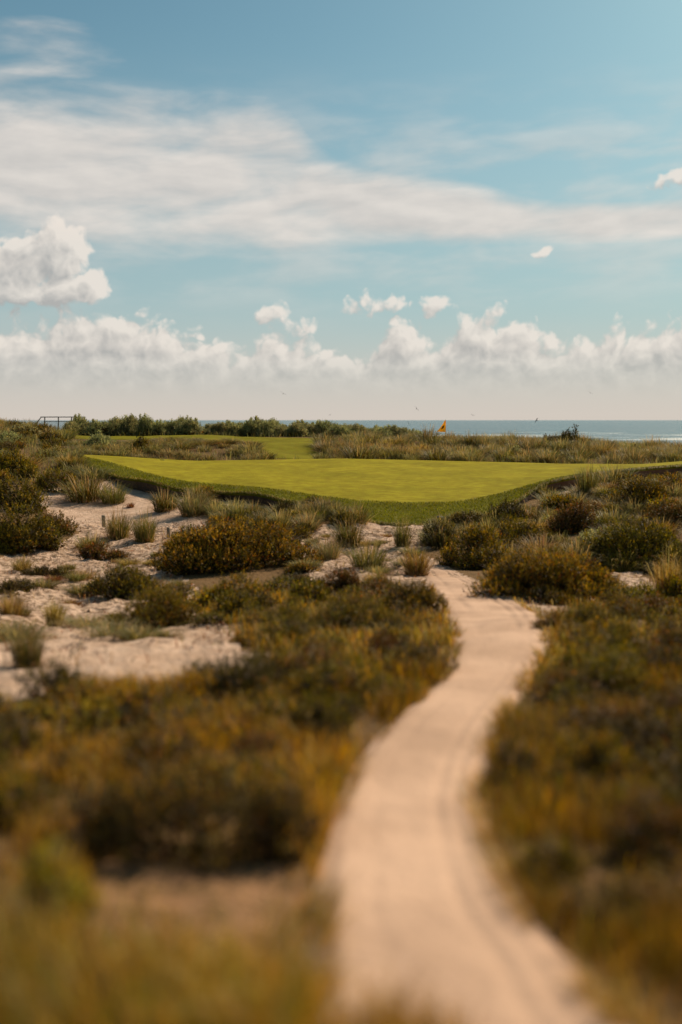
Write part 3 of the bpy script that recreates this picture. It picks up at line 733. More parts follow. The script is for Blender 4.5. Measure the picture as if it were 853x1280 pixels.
# right mound
for x, d, z, px, py in scatter(60, 590, 900, 33, 60, lambda px, py, d: (d < curve(C0, px)[0] - 5) | (px < 655), .8):
    s = rng.uniform(.7, 1.2); place_tuft(random.choice(['olive', 'gold', 'pale']), (x, d, z), s * 1.2, s * .8, 'grass tuft among the shrubs of the right mound', 'grass tufts on the right mound')
# fringe along the foot of the green
for x, d, z, px, py in scatter(46, 230, 620, 40, 54, lambda px, py, d: (d > curve(C0, px)[0] - 7) & ~(((px > 262) & (px < 372) | (px < 228)) & (d > curve(C0, px)[0] - 3.2)), .7):
    s = rng.uniform(.6, 1.05); place_tuft(random.choice(['olive', 'olive', 'pale', 'green']), (x, d, z), s * 1.3, s * .85, 'wispy grass tuft along the front foot of the green', 'grass tufts along the foot of the green')

for (na, u0, u1, a, b, lab, grp) in ((34, -60, 330, 18, 44, 'small scrubby weed dotted over the lumpy left sand', 'small weeds on the left sand'), (14, 380, 560, 30, 46, 'small weed on the sand between the path head and the green', 'small weeds behind the path head')):
    got = 0
    while got < na:
        px = rng.uniform(u0, u1); d = math.sqrt(rng.uniform(a * a, b * b)); x = (px - HX) / F * d; z = base_z(x, d)
        m, onp, p2, q2 = sand_mask(np.array([x]), np.array([d]), np.array([z]))
        if not m[0] or onp[0] or (q2[0] < 668): continue
        s = rng.uniform(.25, .6); got += 1
        place_tuft(random.choice(['olive', 'gold', 'rust', 'olive', 'pale']), (x, d, z), s * 1.5, s * .6, lab, grp, 'sand_weed')
PROTO = {}
def protos(kind, spec):
    key = (kind, spec)
    if key not in PROTO: PROTO[key] = [shrub_meshes(kind, spec[0], spec[1], spec[2], spec[3], spec[4], seed=k, leaders=spec[5]) for k in range(3)]
    return random.choice(PROTO[key])
# tall leafy hedge in front of the sea
hx = np.concatenate([np.linspace(90, 238, 17), np.linspace(266, 520, 28)])
for i, px in enumerate(hx):
    d = 106.5 + (i % 2) * 1.6 + rng.uniform(-.8, .8); x = (px - HX) / F * d; z = base_z(x, d)
    ms = protos('hedge', (3.1, 2.4, 1.9, .11, 50, 2))
    topy = np.interp(px, [90, 150, 240, 262, 300, 400, 450, 520], [522, 519.5, 522, 527, 524, 526, 529, 534]) + rng.choice([-1.5, .5, 2.0, 4.5, 6.5]) + rng.uniform(-1, 1)
    hh = (hgt(topy, d) - z) / 2.0
    shrub((x, d, z - .05), ms, 'tall dark green shrub in the hedge before the sea, ' + ('left of its gap' if px < 255 else 'right of its gap'), 'shrubs of the hedge before the sea, ' + ('left' if px < 255 else 'right') + ' of its gap', 'hedge_shrub', rng.uniform(0, 6.28), (rng.uniform(.75, 1.35), rng.uniform(.8, 1.2), max(.5, hh)))
# dark shrubs inside the belt and on the left dune
for (px, d, w, h, lab) in ((712, 91, 3.3, 1.9, 'dark leafy bush standing tallest in the grass belt, against the sea'), (690, 93, 2.4, 1.35, 'dark bush just left of the tallest one in the grass belt'), (590, 83, 2.2, .9, 'low dark bush at the front of the grass belt, below the flag'),
                           (645, 84, 2.6, .9, 'wide low bush at the front of the grass belt'), (470, 84, 2.2, 1.0, 'olive bush at the front of the belt, left of the flag'), (790, 88, 2.6, 1.1, 'brownish bush in the right part of the grass belt'),
                           (125, 83, 3.0, 1.3, 'dark shrub at the left end of the grass mound'), (180, 82, 2.6, 1.2, 'dark shrub in the middle of the grass mound'),
                           (100, 108, 3.0, 1.5, 'leafy shrub at the end of the wooden railing'), (30, 92, 3.4, 1.2, 'dark shrub on the left dune crest below the railing'),
                           (64, 84, 2.8, 1.1, 'olive shrub on the left dune, near the left tip of the green'), (8, 80, 3.0, 1.1, 'dark shrub at the left frame edge on the dune')):
    x = (px - HX) / F * d
    ms = protos(random.choice(['silver', 'hedge', 'olive']) if px != 712 and px != 690 else 'dark', (2.4, 2.0, 1.2, .09, 50, 2))
    shrub((x, d, base_z(x, d) - .04), ms, lab, None, 'dune_shrub', rng.uniform(0, 6), (w / 2.4, w / 2.4, h / 1.25))
for (kind, g_, w_) in SKIRT:
    s_ = rng.uniform(.5, 1.15)
    shrub((g_.x, g_.y, g_.z - .03), protos(kind, (1.3, 1.2, .62, .06, 75, 0)), 'low straggling growth at the foot of one of the bigger shrubs round the sand', 'straggling low growth at the feet of the bigger shrubs', 'heath_bush', rng.uniform(0, 6.28), (s_, s_, s_ * rng.uniform(.5, .95)))
# heath bushes
def heath(nw, u0, u1, a, b, cond, mind, lab, grp, kinds, smin, smax):
    for x, d, z, px, py in scatter(nw, u0, u1, a, b, cond, mind, .5 * smax):
        k = random.choice(kinds); s = rng.uniform(smin, smax)
        spec = (1.0, .95, .48, .034, 150, 0) if d < 22 else (1.3, 1.2, .62, .06, 75, 0)
        shrub((x, d, z - .03), protos(k, spec), lab, grp, 'heath_bush', rng.uniform(0, 6.28), (s, s, s * rng.uniform(.7, 1.15)))
heath(52, 600, 1000, 4.6, 15.5, T, .48, 'low heath bush in the blurred scrub right of the path', 'low bushes in the blurred scrub right of the path', ['olive', 'dark', 'rust', 'amber', 'amber', 'rust'], .4, 1.25)
heath(44, -120, 560, 6.6, 12.8, lambda px, py, d: py < 1000, .52, 'low heath bush in the blurred scrub left of the path', 'low bushes in the blurred scrub left of the path', ['olive', 'rust', 'green', 'dark', 'amber'], .4, 1.15)
heath(26, 640, 960, 16, 29, T, .9, 'low bush on the grassy right bank beyond the blurred scrub', 'low bushes on the right bank', ['olive', 'green', 'green', 'amber', 'rust'], .6, 1.2)
heath(38, 290, 575, 14, 27, T, .7, 'low bush in the scrub on the inside of the path bend', 'low bushes inside the path bend', ['olive', 'olive', 'dark', 'amber', 'rust'], .6, 1.15)
heath(78, 590, 960, 34, 62, lambda px, py, d: (d < curve(C0, px)[0] - 6) | (px < 655), .95, 'low shrub filling the slope of the right mound', 'low shrubs on the right mound', ['olive', 'amber', 'green', 'olive', 'green', 'silver', 'rust'], .7, 1.5)
heath(40, -90, 110, 50, 100, lambda px, py, d: px < 88, 1.6, 'low shrub on the broad left dune', 'low shrubs on the left dune', ['olive', 'amber', 'silver', 'olive'], .9, 1.7)
heath(40, 225, 640, 40, 54, lambda px, py, d: ~((px > 262) & (px < 372) & (d > curve(C0, px)[0] - 3)), 1.1, 'low shrub in the strip below the green', 'low shrubs below the green', ['olive', 'amber', 'dark'], .7, 1.2)

# ------------------------------------------------------------------ wild grass and ground cover nobody could count
g = Geo()
def field(n, u0, u1, a, b, hmin, hmax, w, cols, wts, cond=T, clump=.0, seed=0, lean=.5, green=.42):
    px = rng.uniform(u0, u1, n); d = np.sqrt(rng.uniform(a * a, b * b, n)); x = (px - HX) / F * d
    x = x + rng.normal(0, .03, n)
    ok, px, py, z = free(x, d); ok &= cond(px, py, d)
    dn_ = fbm(x * 1.1, d * 1.1, 200 + seed, 3) + .5
    ok &= rng.random(n) < np.clip((dn_ - clump) / .2, .04, 1)
    x, d, z, dn_ = x[ok], d[ok], z[ok], dn_[ok]; m = len(x)
    tone = np.clip((fbm(x * .55, d * .55, 300 + seed, 3) + .5 - .3) / .4, 0, 1)
    c1 = pick(m, cols, wts, .25); c2 = pick(m, [OLIVE, (.135, .10, .02), DARK, BRIGHT], [4, 3, 2, 1], .25)
    c = np.where((rng.random(m) < tone * green)[:, None], c2, c1)
    h = rng.uniform(hmin, hmax, m) * (.55 + .9 * np.clip(dn_, 0, 1))
    add_blades(g, np.stack([x, d, z - .03], 1), h, rng.uniform(0, 6.28, m), h * lean * rng.uniform(.3, 1.5, m), w * rng.uniform(.7, 1.4, m), c, .06)
HE, HW = [GOLD, STRAW, BROWN, (.27, .14, .018)], [5, 1.0, 2.5, 3]
LEFT = lambda px, py, d: px < 470
RIGHT = lambda px, py, d: px >= 470
RE, RW = [BROWN, (.24, .125, .02), GOLD, (.12, .07, .012), RUST], [4, 3, 1.4, 2, .7]
field(56000, -560, 480, 3.2, 6.6, .10, .30, .0026, HE, HW, clump=.42, seed=1, green=.2)
field(52000, 470, 1500, 3.2, 6.6, .10, .30, .0026, RE, RW, clump=.44, seed=1)
field(66000, -380, 520, 6.6, 13, .10, .29, .0036, HE, HW, LEFT, clump=.44, seed=2, green=.3)
field(66000, 470, 1270, 6.6, 13, .10, .29, .0036, RE, RW, RIGHT, clump=.44, seed=2)
field(140000, -250, 1120, 13, 28, .11, .33, .006, [GOLD, STRAW, BROWN, (.21, .135, .024), PALE], [3.5, 1.8, 2.2, 3, 1], clump=.42, seed=3)
field(7000, -120, 420, 3.3, 4.6, .08, .24, .0030, [(.58, .27, .025), (.50, .34, .10), (.46, .20, .018), (.40, .30, .02)], [5, 1, 3, 2.5], lambda px, py, d: (px < 392) & (py > 1240), .46, 6, .7, .12)
field(240, -120, 420, 3.3, 4.2, .22, .40, .0042, [STRAW, (.46, .30, .08)], [2, 2], lambda px, py, d: (px < 380) & (py > 1250), .1, 7, .7, .0)
# ragged rough on the bank of the green, and turf hanging over its lip
nn = 46000; px = rng.uniform(88, 975, nn); d0, _ = curve(C0, px); d1, _ = curve(C1, px); d = d0 + (d1 + .8 - d0) * rng.random(nn) ** .8; z = green_h(px, d)
h = rng.uniform(.04, .13, nn); x = (px - HX) / F * d
add_blades(g, np.stack([x, d, z - .02], 1), h, rng.uniform(0, 6.28, nn), h * rng.uniform(.2, 1.0, nn), np.full(nn, .011), pick(nn, [(.13, .115, .008), (.17, .145, .012), (.085, .085, .008), (.22, .17, .03)], [4, 3, 3, 1], .22), .1)
nn = 9000; px = rng.uniform(92, 975, nn); d0, h0 = curve(C0, px); x = (px - HX) / F * d0; h = rng.uniform(.05, .20, nn)
add_blades(g, np.stack([x, d0 + rng.uniform(.0, .35, nn), h0 + .0], 1), h, -np.pi / 2 + rng.normal(0, .6, nn), h * rng.uniform(.8, 2.0, nn), np.full(nn, .012), pick(nn, [(.12, .105, .01), STRAW, (.09, .08, .01), BROWN], [4, 2, 3, 1], .22), 1.3)
field(60000, -120, 980, 58, 118, .3, .75, .014, [PALE, GREY, STRAW, (.15, .13, .04)], [4, 3, 1.2, 2], lambda px, py, d: ~((px > 88) & (px < 336) & (d > 84) & (d < 104)), clump=.3, seed=5)
# the golden stand of grass nearest the camera, bottom left
field(9000, -120, 420, 3.3, 5.0, .14, .36, .0032, [GOLD, STRAW, (.30, .17, .022), (.17, .15, .02)], [5, 2, 4, 3], lambda px, py, d: (px < 392) & (py > 1205), .36, 6, .6)
# blades leaning in over both edges of the path
nn = 9000; py = np.concatenate([rng.uniform(735, 900, nn // 2), rng.uniform(900, 1300, nn - nn // 2)]); l_, r_ = path_edges(py); sd_ = rng.random(nn) < .5
dlin = np.interp(py, pys, E[:, 0, 1]); wpx = rng.exponential(.10, nn) * F / dlin - .05 * F / dlin
px = np.where(sd_, l_ - wpx, r_ + wpx); x = (px - HX) / F * dlin; z = terrain(x, dlin)
keep = fbm(x * 1.6, dlin * 1.6, 500, 3) > -.06
x, dd_, z, sd_ = x[keep], dlin[keep], z[keep], sd_[keep]; nn = len(x); h = rng.uniform(.06, .22, nn)
add_blades(g, np.stack([x, dd_, z - .02], 1), h, np.where(sd_, 0, np.pi) + rng.normal(0, .9, nn), h * rng.uniform(.3, 1.3, nn), np.clip(dd_ * .0003, .0025, .007), pick(nn, [GOLD, STRAW, OLIVE, BROWN], [3, 3, 3, 1], .25), .15)
# straw-coloured blades growing in the path's edge just in front of the viewer
nn = 1500; d = rng.uniform(3.0, 3.6, nn); px = 392 + 215 * rng.beta(1.3, 1.5, nn); x = (px - HX) / F * d; z = terrain(x, d)
h = rng.uniform(.22, .42, nn) * (1 - .35 * np.abs(px - 480) / 110)
add_blades(g, np.stack([x, d, z - .03], 1), h, rng.uniform(0, 6.28, nn), h * rng.uniform(.1, .6, nn), np.full(nn, .0026), pick(nn, HE, HW, .25), .06)
link('wild_grass', g.mesh('wild_grass', [M_grass]), kind='stuff')

# sparse wisps and litter on the open sand
g = Geo(); nn = 22000
px = rng.uniform(-80, 900, nn); d = np.sqrt(rng.uniform(12 ** 2, 52 ** 2, nn)); x = (px - HX) / F * d; z = terrain(x, d)
m, onp, px, py = sand_mask(x, d, z)
cl = fbm(x * .9, d * .9, 400, 3)
ok = m & ~onp & (py > 660) & (cl > -.02) & (rng.random(nn) < .55)
x, d, z = x[ok], d[ok], z[ok]; k = len(x)
add_blades(g, np.stack([x, d, z - .02], 1), rng.uniform(.05, .26, k), rng.uniform(0, 6.28, k), rng.uniform(.03, .25, k), np.full(k, .009), pick(k, [STRAW, BROWN, PALE, OLIVE], [3, 3, 1, 1], .2), .1)
nt2 = 9000; px = rng.uniform(-80, 700, nt2); d = np.sqrt(rng.uniform(14 ** 2, 52 ** 2, nt2)); x = (px - HX) / F * d; z = terrain(x, d)
m, onp, px, py = sand_mask(x, d, z); ok = m & ~onp & (py > 650) & (fbm(x * .7, d * .7, 410, 3) > -.05); x, d, z = x[ok], d[ok], z[ok]; k = len(x)
add_blades(g, np.stack([x, d, z + .01], 1), rng.uniform(.02, .09, k), rng.uniform(0, 6.28, k), rng.uniform(.08, .40, k), np.full(k, .016), pick(k, [(.075, .045, .025), BROWN, (.22, .17, .12)], [4, 2, 1], .25), .6)
link('dry_grass', g.mesh('dry_grass', [M_grass]), kind='stuff')

# ------------------------------------------------------------------ flagstick
d = 97.0; x = (557.5 - HX) / F * d; zg = base_z(x, d)
fs = bpy.data.objects.new('golf_flag', None); col.objects.link(fs); fs.location = (x, d, zg); tag(fs, 'limp yellow golf flag on its pin, rising over the grass belt', 'golf flag')
top = hgt(524.6, d) - zg
gp = Geo(); add_tube(gp, [(0, 0, -.2), (0, 0, top * .5), (0, 0, top + .03)], .016, .014, (.62, .60, .52), 8); link('pole', gp.mesh('pole', [M_bird], True), fs)
gf = Geo(); nu, nv = 12, 16; V = []
hoist = 1.22
for i in range(nu):
    for j in range(nv):
        u, v = i / (nu - 1), j / (nv - 1)          # u away from the pole, v down the hoist
        xx = -u * (.16 + .78 * v ** 1.3) * .95 + .03 * u; zz = top - v * hoist * (1 - .05 * u) - u * .10 * (1 - v)
        yy = .09 * math.sin(u * 7 + v * 2) * u
        V.append((xx, yy, zz))
idx = np.arange(nu * nv).reshape(nu, nv); Fq = np.stack([idx[:-1, :-1], idx[1:, :-1], idx[1:, 1:], idx[:-1, 1:]], -1).reshape(-1, 4)
V = np.array(V); V2 = V + [0, .004, 0]
gf.add(V, [Fq], np.tile((.80, .48, .015), (len(V), 1))); gf.add(V2, [Fq[:, ::-1]], np.tile((.80, .48, .015), (len(V), 1)))
fl = link('flag', gf.mesh('flag', [M_cloth], True), fs)
ge = Geo()   # dark device printed on the cloth
Vs = []
for i in range(6):
    for j in range(6):
        u = .40 + .34 * i / 5; v = .44 + .30 * j / 5 + .12 * (i / 5 - .5)
        Vs.append((-u * (.16 + .78 * v ** 1.3) * .95 + .03 * u, .09 * math.sin(u * 7 + v * 2) * u - .012, top - v * hoist * (1 - .05 * u) - u * .10 * (1 - v)))
idx = np.arange(36).reshape(6, 6); Fq = np.stack([idx[:-1, :-1], idx[1:, :-1], idx[1:, 1:], idx[:-1, 1:]], -1).reshape(-1, 4)
ge.add(np.array(Vs), [Fq], np.tile((.03, .03, .022), (36, 1))); link('emblem', ge.mesh('emblem', [M_cloth]), fl)

# ------------------------------------------------------------------ boardwalk railing on the left dune
d = 113.0; sc = d / F
rr = bpy.data.objects.new('wooden_railing', None); col.objects.link(rr); x0 = (52 - HX) * sc; zb = hgt(533, d); rr.location = (x0, d, zb)
tag(rr, 'dark wooden boardwalk railing crossing the far left dune crest', 'railing')
WD = (.09, .09, .075); zt = hgt(521.3, d) - zb
gg = Geo(); add_box(gg, (2.45, 0, zt), (5.1, .11, .10), WD, None, .015); link('handrail', gg.mesh('handrail', [M_wood]), rr)
gg = Geo(); add_box(gg, (2.6, 0, zt * .52), (4.7, .05, .07), WD, None, .01); link('lower_rail', gg.mesh('lower_rail', [M_wood]), rr)
for q in (.35, 1.9, 3.4, 4.85):
    gg = Geo(); add_box(gg, (q, .12, zt * .5 - .3), (.11, .11, zt + .5), WD, None, .012); link('post', gg.mesh('post', [M_wood]), rr)
L_ = math.hypot(.95, .95); a = math.atan2(.95, .80)
gg = Geo(); add_box(gg, (-.42, 0, zt - .50), (1.32, .10, .09), WD, [[math.cos(a), 0, -math.sin(a)], [0, 1, 0], [math.sin(a), 0, math.cos(a)]], .012); link('sloping_rail', gg.mesh('sloping_rail', [M_wood]), rr)
# bare twiggy bush beside the railing
g1 = Geo(); x = (94 - HX) * sc
for k in range(70):
    a = rng.uniform(0, 6.28); q = rng.uniform(0, 1)
    b = np.array([rng.normal(0, .1), rng.normal(0, .1), 0]); e = b + [math.cos(a) * q * 1.1, math.sin(a) * q * .9, rng.uniform(1.2, 1.75) * (1 - .25 * q)]
    mdp = (b + e) / 2 + rng.normal(0, .12, 3); add_tube(g1, [b, mdp, e], .022, .008, (.10, .075, .06), 4)
o = link('bare_bush', g1.mesh('bare_bush', [M_stem]), None, (x, d - 1.5, base_z(x, d - 1.5))); tag(o, 'leafless twiggy bush sticking up behind the wooden railing', 'shrub')

# ------------------------------------------------------------------ wooden stakes, dark marks in the turf
for (px, py, hpx, wpx, lab) in ((130, 657, 13, 4.0, 'weathered wooden stake in the sand, the more distant of two'), (211, 670, 11, 3.6, 'weathered wooden stake half hidden beside the largest domed shrub')):
    p = ground_at(px, py); s = p.y / F; gg = Geo()
    add_box(gg, (0, 0, hpx * s / 2 - .1), (wpx * s, wpx * s, hpx * s + .2), (.24, .19, .13), None, .02)
    o = link('wooden_stake', gg.mesh('wooden_stake', [M_wood]), None, p); o.rotation_euler = (.04, -.05, .4); tag(o, lab, 'stake')
for (px, d, lab) in ((203, 73.4, 'small dark disc marking a divot in the left hump of the green'), (550, 47.8, 'small dark disc marking a dark spot in the front bank of the green')):  # flat dark discs added to stand in for dark spots on the turf
    x = (px - HX) / F * d; z = float(green_h(np.array([px]), np.array([d]))[0]); gg = Geo()
    dz = float(green_h(np.array([px]), np.array([d + .3]))[0]) - z
    add_tube(gg, [(0, 0, -.05), (0, 0, .03), (0, 0, .035)], .17, .165, (.02, .022, .014), 14)
    o = link('turf_mark_disc', gg.mesh('turf_mark_disc', [M_bird]), None, (x, d, z)); o.rotation_euler = (math.atan2(dz, .3), 0, 0); tag(o, lab, 'turf mark')

# ------------------------------------------------------------------ birds over the sea
BIRDS = [(354, 492, 170, .5, 'dark bird flying highest, over the hedge'), (521, 511, 190, .8, 'dark bird gliding in the sky just left of the flag'), (413, 518.5, 210, -.5, 'tiny bird skimming the horizon over the hedge'),
         (591, 519, 200, .3, 'dark bird in the sky just right of the flag'), (671, 525.5, 180, -.9, 'dark bird crossing the sea horizon right of the flag'), (738, 491, 210, .6, 'small dark bird highest on the right, above the sea'), (511, 529.5, 190, 1.1, 'small bird low over the water left of the flag')]
for (px, py, d, roll, lab) in BIRDS:
    s = .62 if py < 515 or px > 660 else .5
    r = bpy.data.objects.new('bird', None); col.objects.link(r); r.location = ((px - HX) / F * d, d, hgt(py, d)); tag(r, lab, 'bird', 'birds over the sea'); r.rotation_euler = (.3, roll, rng.uniform(-.6, .6)); r.scale = (s, s, s)
    gb = Geo(); K_ = 9; V = []
    for k in range(K_):
        t_ = k / (K_ - 1); rad = .085 * math.sin(math.pi * min(1, t_ * .9 + .07)) ** .8 + .006; yy = -.38 + .76 * t_
        for s_ in range(8): V.append((rad * math.cos(s_ * math.pi / 4), yy, rad * .9 * math.sin(s_ * math.pi / 4)))
    idx = np.arange(K_ * 8).reshape(K_, 8); Fq = np.stack([idx[:-1], np.roll(idx[:-1], -1, 1), np.roll(idx[1:], -1, 1), idx[1:]], -1).reshape(-1, 4)
    gb.add(np.array(V), [Fq], np.tile((.05, .05, .055), (len(V), 1)))
    for sgn in (-1, 1):
        sec = [(0.05, .16, -.14, .02), (.32, .20, -.08, .16), (.62, .12, -.10, .20), (.92, -.10, -.16, .10)]   # span, leading, trailing, height
        V = []
        for (xs, yl, yt, zz) in sec: V += [(sgn * xs, yl, zz), (sgn * xs, yt, zz), (sgn * xs, (yl + yt) / 2, zz + .025), (sgn * xs, (yl + yt) / 2, zz - .015)]
        Fq = []
        for k in range(3):
            a0, b0 = 4 * k, 4 * k + 4
            for (p, q) in ((0, 2), (2, 1), (1, 3), (3, 0)): Fq.append((a0 + p, a0 + q, b0 + q, b0 + p))
        Fq.append((12, 14, 13, 15))
        gb.add(np.array(V), [np.array(Fq)], np.tile((.06, .06, .065), (len(V), 1)))
    V = np.array([(-.03, .34, 0), (.03, .34, 0), (.09, .56, 0), (-.09, .56, 0), (-.03, .34, .015), (.03, .34, .015), (.09, .56, .01), (-.09, .56, .01)]) * [1, -1, 1]
    gb.add(V, [np.array([(0, 1, 2, 3), (7, 6, 5, 4), (0, 4, 5, 1), (1, 5, 6, 2), (2, 6, 7, 3), (3, 7, 4, 0)])], np.tile((.05, .05, .05), (8, 1)))
    link('body', gb.mesh('body', [M_bird], True), r)

# ------------------------------------------------------------------ sun and sky
SUN_AZ, SUN_EL = 42.0, 40.0
sv = Vector((math.sin(R(SUN_AZ)) * math.cos(R(SUN_EL)), math.cos(R(SUN_AZ)) * math.cos(R(SUN_EL)), math.sin(R(SUN_EL))))
sl = bpy.data.lights.new('sun', 'SUN'); sl.energy = 5.0; sl.angle = R(.6); sl.color = (1.0, .83, .62)
so = bpy.data.objects.new('sun', sl); col.objects.link(so); so.rotation_euler = sv.to_track_quat('Z', 'Y').to_euler()

world = bpy.data.worlds.new('World'); scene.world = world; world.use_nodes = True
nt = world.node_tree; nt.nodes.clear(); L = nt.links.new
out = N(nt, 'OutputWorld'); bg = N(nt, 'Background', i_Strength=.10)
sky = N(nt, 'TexSky'); sky.sky_type = 'NISHITA'; sky.sun_disc = False; sky.sun_elevation = R(SUN_EL); sky.sun_rotation = R(SUN_AZ); sky.air_density = 1.0; sky.dust_density = 1.0; sky.ozone_density = 1.4; sky.altitude = 5
tc = N(nt, 'TexCoord'); sp = N(nt, 'SeparateXYZ'); L(tc.outputs['Generated'], sp.inputs[0])
def M(op, a, b=None, c=None, clamp=False):
    nd = N(nt, 'Math', operation=op); nd.use_clamp = clamp
    for k, v in enumerate((a, b, c)):
        if v is None: continue
        if isinstance(v, (int, float)): nd.inputs[k].default_value = v
        else: L(v, nd.inputs[k])
    return nd.outputs[0]
def smooth(v, a, b, lo=0.0, hi=1.0):
    nd = N(nt, 'MapRange', interpolation_type='SMOOTHSTEP', i_1=a, i_2=b, i_3=lo, i_4=hi); L(v, nd.inputs[0]); return nd.outputs[0]
def mixc(f, a, b):
    nd = N(nt, 'MixRGB')
    for k, v in enumerate((f, a, b)):
        if isinstance(v, (tuple, float)): nd.inputs[k].default_value = v
        else: L(v, nd.inputs[k])
    return nd.outputs[0]
az = M('ARCTAN2', sp.outputs[0], sp.outputs[1])
hyp = M('SQRT', M('ADD', M('MULTIPLY', sp.outputs[0], sp.outputs[0]), M('MULTIPLY', sp.outputs[1], sp.outputs[1])))
el = M('DIVIDE', sp.outputs[2], M('MAXIMUM', hyp, .001))
SC = 12.444
qx, qy = M('MULTIPLY', az, SC), M('MULTIPLY', el, SC)      # bearing and elevation in tenths of a radian or so
def vec(x, y, z=0.0):
    nd = N(nt, 'CombineXYZ')
    for k, v in enumerate((x, y, z)):
        if isinstance(v, (int, float)): nd.inputs[k].default_value = v
        else: L(v, nd.inputs[k])
    return nd.outputs[0]
def blobs(p, lst):
    cur = None
    for (px, py, rx, ry) in lst:
        m = N(nt, 'VectorMath', operation='MULTIPLY_ADD'); L(p, m.inputs[0]); m.inputs[1].default_value = (100 / rx, 100 / ry, 0)
        m.inputs[2].default_value = (-(px - HX) / rx, -(HY - py) / ry, 0)
        dt = N(nt, 'VectorMath', operation='DOT_PRODUCT'); L(m.outputs[0], dt.inputs[0]); L(m.outputs[0], dt.inputs[1])
        v = M('SUBTRACT', 1.0, dt.outputs['Value'])
        cur = v if cur is None else M('MAXIMUM', cur, v)
    return cur
def profile(v, pts_):
    """a curve over bearing: pts are (px, value 0..1)"""
    mr = N(nt, 'MapRange', i_1=-6.0, i_2=6.0); L(v, mr.inputs[0])
    fc = N(nt, 'FloatCurve'); c = fc.mapping.curves[0]
    p2 = [(((px - HX) / 100 + 6) / 12, val) for px, val in pts_]
    c.points[0].location = p2[0]; c.points[1].location = p2[-1]
    for q in p2[1:-1]: c.points.new(*q)
    fc.mapping.update(); L(mr.outputs[0], fc.inputs['Value'])
    return fc.outputs[0]
BANK = [(-170,420),(-60,402),(0,414),(32,408),(62,421),(84,404),(150,396),(200,409),(240,424),(282,431),(303,440),(332,428),(385,428),(430,442),(465,441),(482,412),(500,401),(520,416),(545,427),(562,411),(592,397),(640,404),(682,426),(722,431),(762,418),(800,415),(845,406),(930,418),(1025,400)]
BIGC = [(84,320,44,40),(42,343,60,50),(108,364,40,30),(-5,364,54,36),(58,374,80,24)]
CUM = [(470,379,44,16),(546,381,20,18),(345,400,24,20),(378,412,34,13),(676,320,24,7),(842,242,40,12),(252,420,14,8)]
def cum_density(dx, dy):
    p = vec(M('ADD', qx, dx), M('ADD', qy, dy))
    wn = N(nt, 'TexNoise', noise_dimensions='2D', i_Scale=2.4, i_Detail=2.0); L(p, wn.inputs['Vector'])
    w1 = N(nt, 'VectorMath', operation='MULTIPLY_ADD'); L(wn.outputs['Color'], w1.inputs[0]); w1.inputs[1].default_value = (.3, .3, 0); w1.inputs[2].default_value = (-.15, -.15, 0)
    w2 = N(nt, 'VectorMath', operation='ADD'); L(p, w2.inputs[0]); L(w1.outputs[0], w2.inputs[1])
    b = M('MAXIMUM', M('MINIMUM', M('MULTIPLY', blobs(w2.outputs[0], BIGC), 1.5), 1.15), M('MULTIPLY', blobs(w2.outputs[0], CUM), .75))
    s2 = N(nt, 'SeparateXYZ'); L(w2.outputs[0], s2.inputs[0])
    top = M('MULTIPLY', profile(s2.outputs[0], [(px, (HY - py) / 200) for px, py in BANK]), 2.0)
    bank = M('MINIMUM', M('MULTIPLY', M('ADD', M('SUBTRACT', top, s2.outputs[1]), .12), 3.0), 1.3)
    b = M('MAXIMUM', b, bank)
    vo = N(nt, 'TexVoronoi', voronoi_dimensions='2D', feature='F1', i_Scale=3.6); vo.inputs['Detail'].default_value = 2.0; vo.inputs['Roughness'].default_value = .55; L(w2.outputs[0], vo.inputs['Vector'])
    nz = N(nt, 'TexNoise', noise_dimensions='2D', i_Scale=4.2, i_Detail=5.0, i_Roughness=.55); L(p, nz.inputs['Vector'])
    body = b
    puff = M('MULTIPLY', M('SUBTRACT', .56, vo.outputs['Distance']), .85)
    fine = M('MULTIPLY', M('SUBTRACT', nz.outputs['Fac'], .46), 1.15)
    return M('ADD', b, M('ADD', puff, fine)), w2.outputs[0]
D0, P0 = cum_density(0.0, 0.0); D1, _ = cum_density(.10, .13)
pa, pb_ = N(nt, 'VectorMath', operation='ADD'), N(nt, 'VectorMath', operation='ADD')
for nd, off in ((pa, (0, 0, 0)), (pb_, (.26, .22, 0))): L(P0, nd.inputs[0]); nd.inputs[1].default_value = off
G0 = M('MAXIMUM', blobs(pa.outputs[0], BIGC), -.8); G1 = M('MAXIMUM', blobs(pb_.outputs[0], BIGC), -.8)      # broad light and shade of the big cloud
flat = smooth(qy, .20, .95)                                  # the bank dissolves into the haze at its base
a_cum = M('MULTIPLY', smooth(D0, -.06, .6), M('ADD', M('MULTIPLY', flat, .84), .0))
litc = M('ADD', M('MULTIPLY', M('SUBTRACT', D0, D1), .66), M('ADD', M('MULTIPLY', M('SUBTRACT', G0, G1), .22), M('SUBTRACT', .55, smooth(D0, .45, 1.6, 0.0, .30))), clamp=True)
